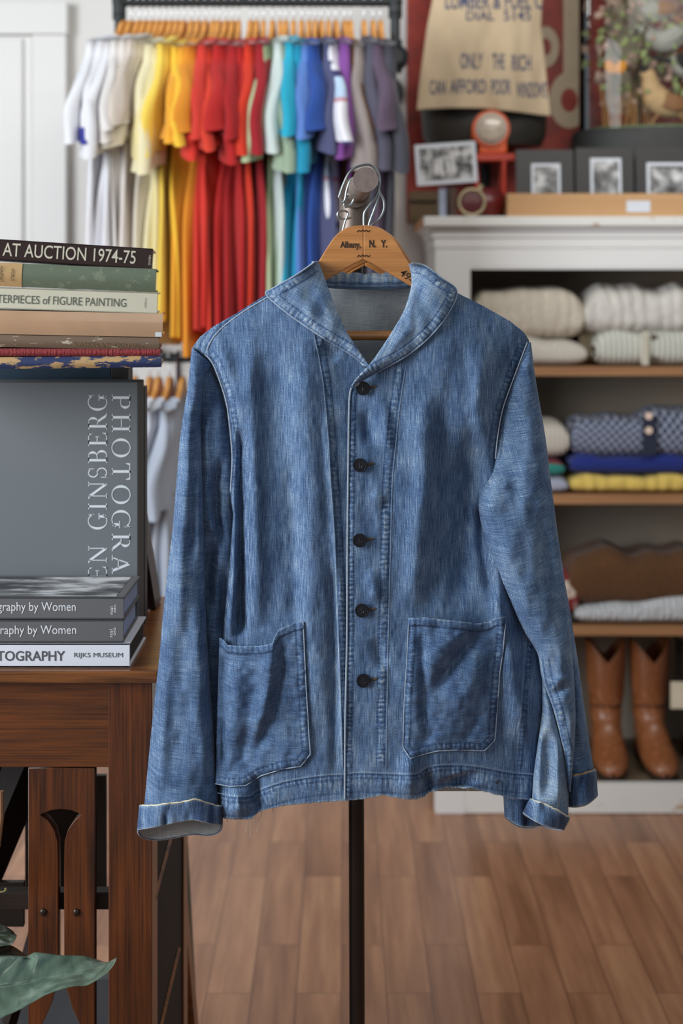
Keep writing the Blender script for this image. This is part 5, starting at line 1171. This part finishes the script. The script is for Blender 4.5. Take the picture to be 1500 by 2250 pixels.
# small box-like book, ring loupe and dark red pot
bk = empty('small_book', (xx(966, 4.15), 4.15, TZ), 'small brown book with pale blue page edge standing under the snapshot', 'book')
B().box(.02, 38/F*4.15, 0, .06, 0, 66/F*4.15, .001).out('cover', plain('brown_leather', rgb(78, 52, 38), .6), bk, local=True)
B().box(0, .0195, .002, .058, 0, 64/F*4.15).out('pages', plain('pale_blue_edge', rgb(168, 176, 196), .8), bk, local=True)
rg = B(); c = P(1036, 444, 4.14); rad = 28/F*4.14
rg.tube([c+Vector((math.cos(a)*rad, 0, math.sin(a)*rad)) for a in np.linspace(0, 2*PI, 40)], .0045, 10, caps=False).tube([c+Vector((rad*.55, 0, rad*.85)), c+Vector((rad*.75, 0, rad*1.35))], .007, 10)
rg_ = tag(rg.out('ring_magnifier', plain('brass_cream', rgb(190, 176, 140), .4, .4), None, True), 'round brass rimmed magnifier ring standing before the dark red pot', 'magnifier'); rg_.location.z = 0
B().sph(c+Vector((0, .003, 0)), rad*.95, 24, (1, .08, 1)).out('lens', plain('dark_lens', rgb(96, 44, 44), .1), rg_, True)
tag(B().lathe([(0, 0), (.05, 0), (.068, .03), (.07, .055), (.05, .085), (.03, .09), (0, .09)], (xx(1062, 4.25), 4.25, TZ), 32).out('red_pot', plain('dark_red_glaze', rgb(104, 28, 26), .3), None, True), 'dark red rounded pot behind the magnifier ring', 'pot')
M['redm'] = plain('red_painted_metal', rgb(196, 62, 40), .45, var=.1)
M['orange'] = plain('orange_plastic', rgb(226, 96, 36), .4, var=.08)
rs = empty('red_metal_stand', (xx(1090, 4.3), 4.3, TZ), 'red painted metal stand carrying the orange lantern', 'stand')
B().box(xx(1048, 4.27), xx(1131, 4.27), 4.27, 4.36, zz(353, 4.27), zz(337, 4.27), .002).out('platform', M['redm'], rs)
for xq, yq in ((1107, 4.275), (1107, 4.345), (1053, 4.345)): B().cyl((xx(xq, 4.27), yq, TZ), (xx(xq, 4.27), yq, zz(350, 4.27)), .008, None, 12).out('leg', M['redm'], rs, True)
ln = empty('warning_lantern', P(1082, 338, 4.31), 'orange warning lantern with a round clear lens in front of the black form', 'lantern')
zb_ = zz(336, 4.27)
B().box(xx(1052, 4.31), xx(1112, 4.31), 4.29, 4.35, zb_+.0005, zz(300, 4.31), .006).out('base', M['orange'], ln)
cl = P(1078, 283, 4.29)
B().cyl(cl+Vector((0, -.01, 0)), cl+Vector((0, .05, 0)), .056, None, 36).box(cl.x-.056, cl.x+.05, 4.292, 4.34, zz(306, 4.31), cl.z, .004).out('housing', M['orange'], ln, True)
B().cyl(cl+Vector((0, -.016, 0)), cl+Vector((0, -.010, 0)), .047, None, 36).out('lens_ring', plain('lens_ring', rgb(170, 160, 150), .4, .3), ln, True)
B().sph(cl+Vector((0, -.016, 0)), .043, 28, (1, .35, 1)).out('lens', plain('clear_lens', rgb(206, 190, 172), .12, 0, .2, 60, coat=.6), ln, True)
# red painted sign board behind
def signmat():
    t = NT('weathered_red_sign'); f = t.noise(t.tc(), 9, 6, .7); t.l(t.ramp(f, [(.33, rgb(104, 32, 14)), (.5, rgb(150, 34, 14)), (.72, rgb(168, 60, 34))]), t.b.inputs['Base Color']); t.set(Roughness=.55); return t.m
SGY = 4.60
sg_ = empty('painted_sign', (xx(896, SGY), SGY, 0), 'large weathered red sign board with cream lettering behind the cabinet top', 'sign')
sg_.location.z = ztop
B().box(xx(893, SGY), 1.75, SGY-.01, SGY, ztop+.001, 2.85, .002).out('board', signmat(), sg_)
M['cream'] = wornmat('cream_sign_paint', rgb(196, 176, 150), rgb(150, 90, 74), .66)
def ringpoly(cx, cy, rx, ry, r2, name):
    b = B(); n = 40
    o1 = [P(cx+rx*math.cos(2*PI*i/n), cy+ry*math.sin(2*PI*i/n), SGY-.012) for i in range(n)]; o2 = [P(cx+rx*r2*math.cos(2*PI*i/n), cy+ry*r2*math.sin(2*PI*i/n), SGY-.012) for i in range(n)]
    v1 = [b.b.verts.new(p) for p in o1]; v2 = [b.b.verts.new(p) for p in o2]
    for i in range(n): b.b.faces.new((v1[i], v1[(i+1) % n], v2[(i+1) % n], v2[i]))
    return b.out(name, M['cream'], sg_)
ringpoly(1198, 103, 30, 45, .42, 'letter'); ringpoly(1250, 220, 44, 62, .42, 'letter')
B().box(xx(1236, SGY), xx(1290, SGY), SGY-.013, SGY-.0105, zz(170, SGY), 2.8).out('letter', M['cream'], sg_)
B().box(xx(1330, SGY), xx(1420, SGY), SGY-.013, SGY-.0105, zz(250, SGY), 2.6).out('letter', M['cream'], sg_)
bx_ = empty('wooden_crate', (xx(925, 4.5), 4.5, ztop), 'small brown wooden framed crate at the left end of the cabinet top', 'crate')
# sits behind the cabinet top's left end on a wall bracket
B().box(xx(897, 4.60), xx(962, 4.60), 4.50, 4.59, TZ, zz(425, 4.60), .003).out('body', wood('crate_wood', rgb(84, 70, 50), rgb(132, 108, 76), 'X', 1, .7), bx_)
B().box(xx(899, 4.5), xx(960, 4.5), 4.495, 4.4995, zz(446, 4.5), zz(440, 4.5)).out('groove', M['ink'], bx_)

# dress form with the canvas apron
df = empty('dress_form', P(1066, 300, 4.42), 'black dress form wearing the cream canvas apron', 'dress form')
prof = [(0, .0), (.18, .0), (.195, .03), (.20, .10), (.195, .20), (.165, .32), (.14, .42), (.15, .52), (.18, .62), (.15, .72), (.06, .78), (.05, .86), (0, .86)]
base_z = zz(322, 4.42)
B().lathe(prof, (xx(1063, 4.42), 4.42, base_z), 64, .98, .42).out('torso', plain('black_leather', rgb(46, 42, 36), .4, var=.35, nscale=9), df, True)
B().cyl((xx(1063, 4.42), 4.42, TZ+.01), (xx(1063, 4.42), 4.42, base_z+.01), .02, None, 20).lathe([(0, 0), (.12, 0), (.11, .012), (.02, .02), (0, .02)], (xx(1063, 4.42), 4.42, TZ), 40).out('stand', M['black'], df, True)
AY = 4.29
aL = interp([(962, -140), (955, -60), (950, 0), (938, 60), (928, 130), (920, 190), (915, 245)], 1); aR = interp([(1185, -140), (1194, -60), (1190, 20), (1188, 60), (1196, 120), (1202, 190), (1210, 255)], 1)
aT = interp([(900, -150), (1230, -150)]); aB = interp([(912, 243), (930, 240), (990, 237), (1060, 238), (1120, 244), (1180, 252), (1212, 255)])
def apr_y(x, y): 
    u = (x-1063)/150.
    return AY+.065*np.abs(u)**2.2+.010*np.sin(x/17.+y/120.)*np.clip((y+60)/300, 0, 1)+.006*vnoise(x/22, y/60, 71)*2
x, y = region(aT, aB, aL, aR, 90, 110)
apn = empty('canvas_apron', P(1063, 0, AY), 'cream canvas lumber yard apron printed in blue, worn by the dress form', 'apron')
ap = gridmesh('cloth', x, y, apr_y(x, y), None or plain('apron_canvas', rgb(206, 184, 152), .9, var=.07, nscale=7, bump=.1), apn, None, solid=.002)
M['blue_ink'] = wornmat('faded_blue_print', rgb(64, 74, 108), rgb(150, 142, 134), .66)
def aptxt(s, x0, x1, y0, y1, off=.012, narrow=None):
    k_ = AY/F; o = text('printed_lettering', s, M['blue_ink'], apn, Matrix.Translation(P(x0, y1, AY)), (x1-x0)*k_, (y1-y0)*k_, off)
    bm = bmesh.new(); bm.from_mesh(o.data); bmesh.ops.triangulate(bm, faces=bm.faces); bmesh.ops.subdivide_edges(bm, edges=[e_ for e_ in bm.edges if e_.calc_length() > .012], cuts=2); bm.to_mesh(o.data); bm.free()
    for v in o.data.vertices:
        px2 = 750+v.co.x/AY*F; py2 = HZ+(CH-v.co.z)/AY*F; yy = float(apr_y(np.array([px2]), np.array([py2]))[0])
        v.co = P(px2, py2, yy-.0022)
aptxt('LUMBER & FUEL C', 978, 1192, -16, 20); aptxt('DIAL', 1024, 1086, 24, 45, .01); aptxt('5145', 1106, 1166, 22, 46, .01)
for s_, a, b_, c_, d_ in (('ONLY', 1011, 1061, 116, 152), ('THE', 1081, 1108, 118, 152), ('RICH', 1124, 1166, 120, 156), ('CAN', 944, 979, 176, 208), ('AFFORD', 988, 1067, 174, 206), ('POOR', 1079, 1122, 174, 208), ('WINDOWS', 1134, 1200, 180, 216)):
    aptxt(s_, a, b_, c_, d_, .014)
B().tube([P(x_, float(y_), AY-.003) for x_, y_ in ((935, 90), (980, 85), (1060, 88), (1150, 86), (1195, 90))], .0015, 6).out('pocket_seam', M['cream'], apn, True) if False else None

# glass dome with birds and branches
GX, GY = xx(1466, 4.43), 4.43; gz = zz(290, 4.43)
dm = empty('glass_dome', (GX, GY, TZ), 'tall glass dome on a black base with birds and branches inside', 'glass dome')
GR = .275; dsy = .55
B().lathe([(0, 0), (.32, 0), (.325, .012), (.315, .03), (.30, .036), (.30, gz-TZ-.02), (.29, gz-TZ), (0, gz-TZ)], (GX, GY, TZ), 72, 1, dsy).out('base', plain('ebonised_base', rgb(40, 42, 40), .55), dm, True)
B().lathe([(0, 0), (.262, 0), (.25, .008), (0, .012)], (GX, GY, gz+.0005), 48, 1, dsy).out('moss', plain('green_moss', rgb(120, 136, 96), .95, var=.35, nscale=120, bump=.5), dm, True)
t = NT('dome_glass'); g1 = t.n('ShaderNodeBsdfTransparent'); g1.inputs[0].default_value = (.93, .95, .95, 1); g2 = t.n('ShaderNodeBsdfGlossy'); g2.inputs['Roughness'].default_value = .02
fz_ = t.n('ShaderNodeFresnel'); fz_.inputs[0].default_value = 1.28; mxs = t.n('ShaderNodeMixShader'); t.l(fz_.outputs[0], mxs.inputs[0]); t.l(g1.outputs[0], mxs.inputs[1]); t.l(g2.outputs[0], mxs.inputs[2]); t.l(mxs.outputs[0], t.t.nodes['Material Output'].inputs['Surface'])
prof = [(GR, 0), (GR, .52)]+[(GR*math.cos(a), .52+GR*.9*math.sin(a)) for a in np.linspace(0, PI/2, 16)][1:-1]+[(.001, .52+GR*.9)]
inn = [(r-.003 if r > .004 else r, z-.002 if z > .01 else z) for r, z in prof[::-1]]
B().lathe(prof, (GX, GY, gz+.001), 96, 1, dsy).out('glass', t.m, dm, True)
# branches
M['bark'] = plain('branch_bark', rgb(96, 82, 62), .9, var=.3, nscale=40); M['lfy'] = plain('dried_leaf_green', rgb(150, 160, 104), .8, var=.25, nscale=30); M['grs'] = plain('dry_grass', rgb(176, 128, 78), .9, var=.2)
def gp(px, py, dy=0): return P(px, py, GY+dy)
brn = B()
for pts, r_ in (([(1398, 288, 0), (1402, 230, .02), (1392, 180, .03), (1410, 120, .02), (1420, 60, 0), (1440, 0, 0), (1448, -60, 0)], .010), ([(1402, 200, .02), (1380, 150, 0), (1350, 110, -.02), (1330, 60, 0), (1345, 10, 0)], .005), ([(1408, 130, .02), (1450, 90, 0), (1490, 70, .02), (1520, 30, 0)], .006), ([(1400, 190, .02), (1440, 160, 0), (1490, 170, 0), (1530, 150, .02)], .005), ([(1380, 150, 0), (1340, 150, .02), (1325, 170, .02)], .003), ([(1420, 60, 0), (1385, 30, .02), (1370, -20, 0)], .005)):
    brn.tube([tuple(gp(q[0], q[1], q[2])) for q in spline(pts, 14)], r_, 8)
brn.out('branches', M['bark'], dm, True)
r_ = random.Random(5); lf = B()
for i in range(170):
    px = r_.uniform(1315, 1540); py = r_.uniform(-60, 215); c = gp(px, py, r_.uniform(-.09, .09))
    lf.sph(c, r_.uniform(.008, .018), 8, (1, .25, .6), Matrix.Rotation(r_.uniform(0, 3), 4, 'Y')@Matrix.Rotation(r_.uniform(0, 3), 4, 'Z'))
lf.out('leaves', M['lfy'], dm, True)['kind'] = 'stuff'
lf = B()
for i in range(150):
    px = r_.uniform(1315, 1540); py = r_.uniform(-60, 240); c = gp(px, py, r_.uniform(-.05, .09))
    lf.sph(c, r_.uniform(.008, .018), 8, (1, .3, .7), Matrix.Rotation(r_.uniform(0, 3), 4, 'Y'))
lf.out('dried_flowers', plain('dried_flower', rgb(176, 146, 128), .9, var=.35, nscale=12), dm, True)['kind'] = 'stuff'
gr = B()
for i in range(46):
    px = r_.uniform(1322, 1425); h_ = r_.uniform(40, 110); g0 = gp(px, 286, r_.uniform(-.06, .06)); g1 = g0+Vector((r_.uniform(-.02, .02), 0, h_/F*GY)); gr.tube([g0, (g0+g1)/2+Vector((.004, 0, 0)), g1], .0016, 5)
gr.out('dry_grass', M['grs'], dm, True)['kind'] = 'stuff'
def bird(px, py, s, yaw, belly, back, head, pitch=0, dy=0, label=None, legs=True):
    e = empty('stuffed_bird', gp(px, py, dy), label, 'bird', None, (0, pitch, yaw)); e.scale = (s, s, s)
    b = B(); A_ = spline([(-.075, -.01, .004), (-.05, 0, .018), (-.01, .0, .034), (.025, .008, .036), (.05, .03, .026), (.064, .05, .021), (.078, .058, .019), (.092, .056, .010), (.098, .055, .003)], 24)
    b.tube([(q[0], 0, q[1]) for q in A_], [max(.002, q[2]) for q in A_], 18); b.out('body', belly, e, True, local=True)
    B().sph((-.015, -.026, .008), .04, 16, (1.25, .28, .62), Matrix.Rotation(.25, 4, 'Y')).sph((-.015, .026, .008), .04, 16, (1.25, .28, .62), Matrix.Rotation(.25, 4, 'Y')).out('wing', back, e, True, local=True)
    B().prism([(-.06, .0), (-.135, -.03), (-.14, -.045), (-.06, -.018)], -.012, .012).out('tail', back, e, local=True)
    B().sph((.082, 0, .062), .019, 14, (1.05, 1, .75)).out('crown', head, e, True, local=True)
    B().cyl((.096, 0, .055), (.122, 0, .051), .005, .0006, 8).out('beak', M['ink'], e, True, local=True)
    if legs:
        for sy in (-.012, .012): B().tube([(.0, sy, -.03), (.006, sy, -.055), (.0, sy, -.078), (.012, sy, -.08)], .0022, 6).out('leg', M['grs'], e, True, local=True)
tan_ = plain('bird_tan', rgb(206, 168, 120), .9, var=.15, nscale=40); gry = plain('bird_grey', rgb(168, 164, 154), .9, var=.15, nscale=40); blk = plain('bird_black', rgb(40, 36, 34), .7); brw = plain('bird_brown', rgb(150, 104, 66), .9); ppl = plain('bird_slate', rgb(92, 96, 128), .7)
bird(1456, 228, 1.12, PI, tan_, brw, blk, R(-25), -.04, 'tan breasted bird with a black crown standing low in the glass dome')
bird(1470, 90, 1.0, R(150), gry, gry, blk, R(10), -.02, 'grey bird perched in the middle of the glass dome', False)
bird(1440, 25, .9, R(190), gry, brw, ppl, R(-8), -.02, 'bird with a slate blue head perched high in the glass dome', False)
bird(1500, 150, .8, R(20), gry, blk, blk, R(30), -.03, 'black and white bird at the right edge inside the glass dome', False)
bf = empty('orange_butterfly', gp(1352, 150, -.08), 'orange butterfly at the left inside the glass dome', 'butterfly')
for sx_ in (-1, 1):
    B().sph(gp(1352, 150, -.08)+Vector((sx_*.016, 0, .004)), .018, 14, (.9, .1, 1.2), Matrix.Rotation(sx_*.6, 4, 'Y')).out('wing', M['orange'] if False else plain('butterfly_orange', rgb(230, 150, 44), .7), bf, True)
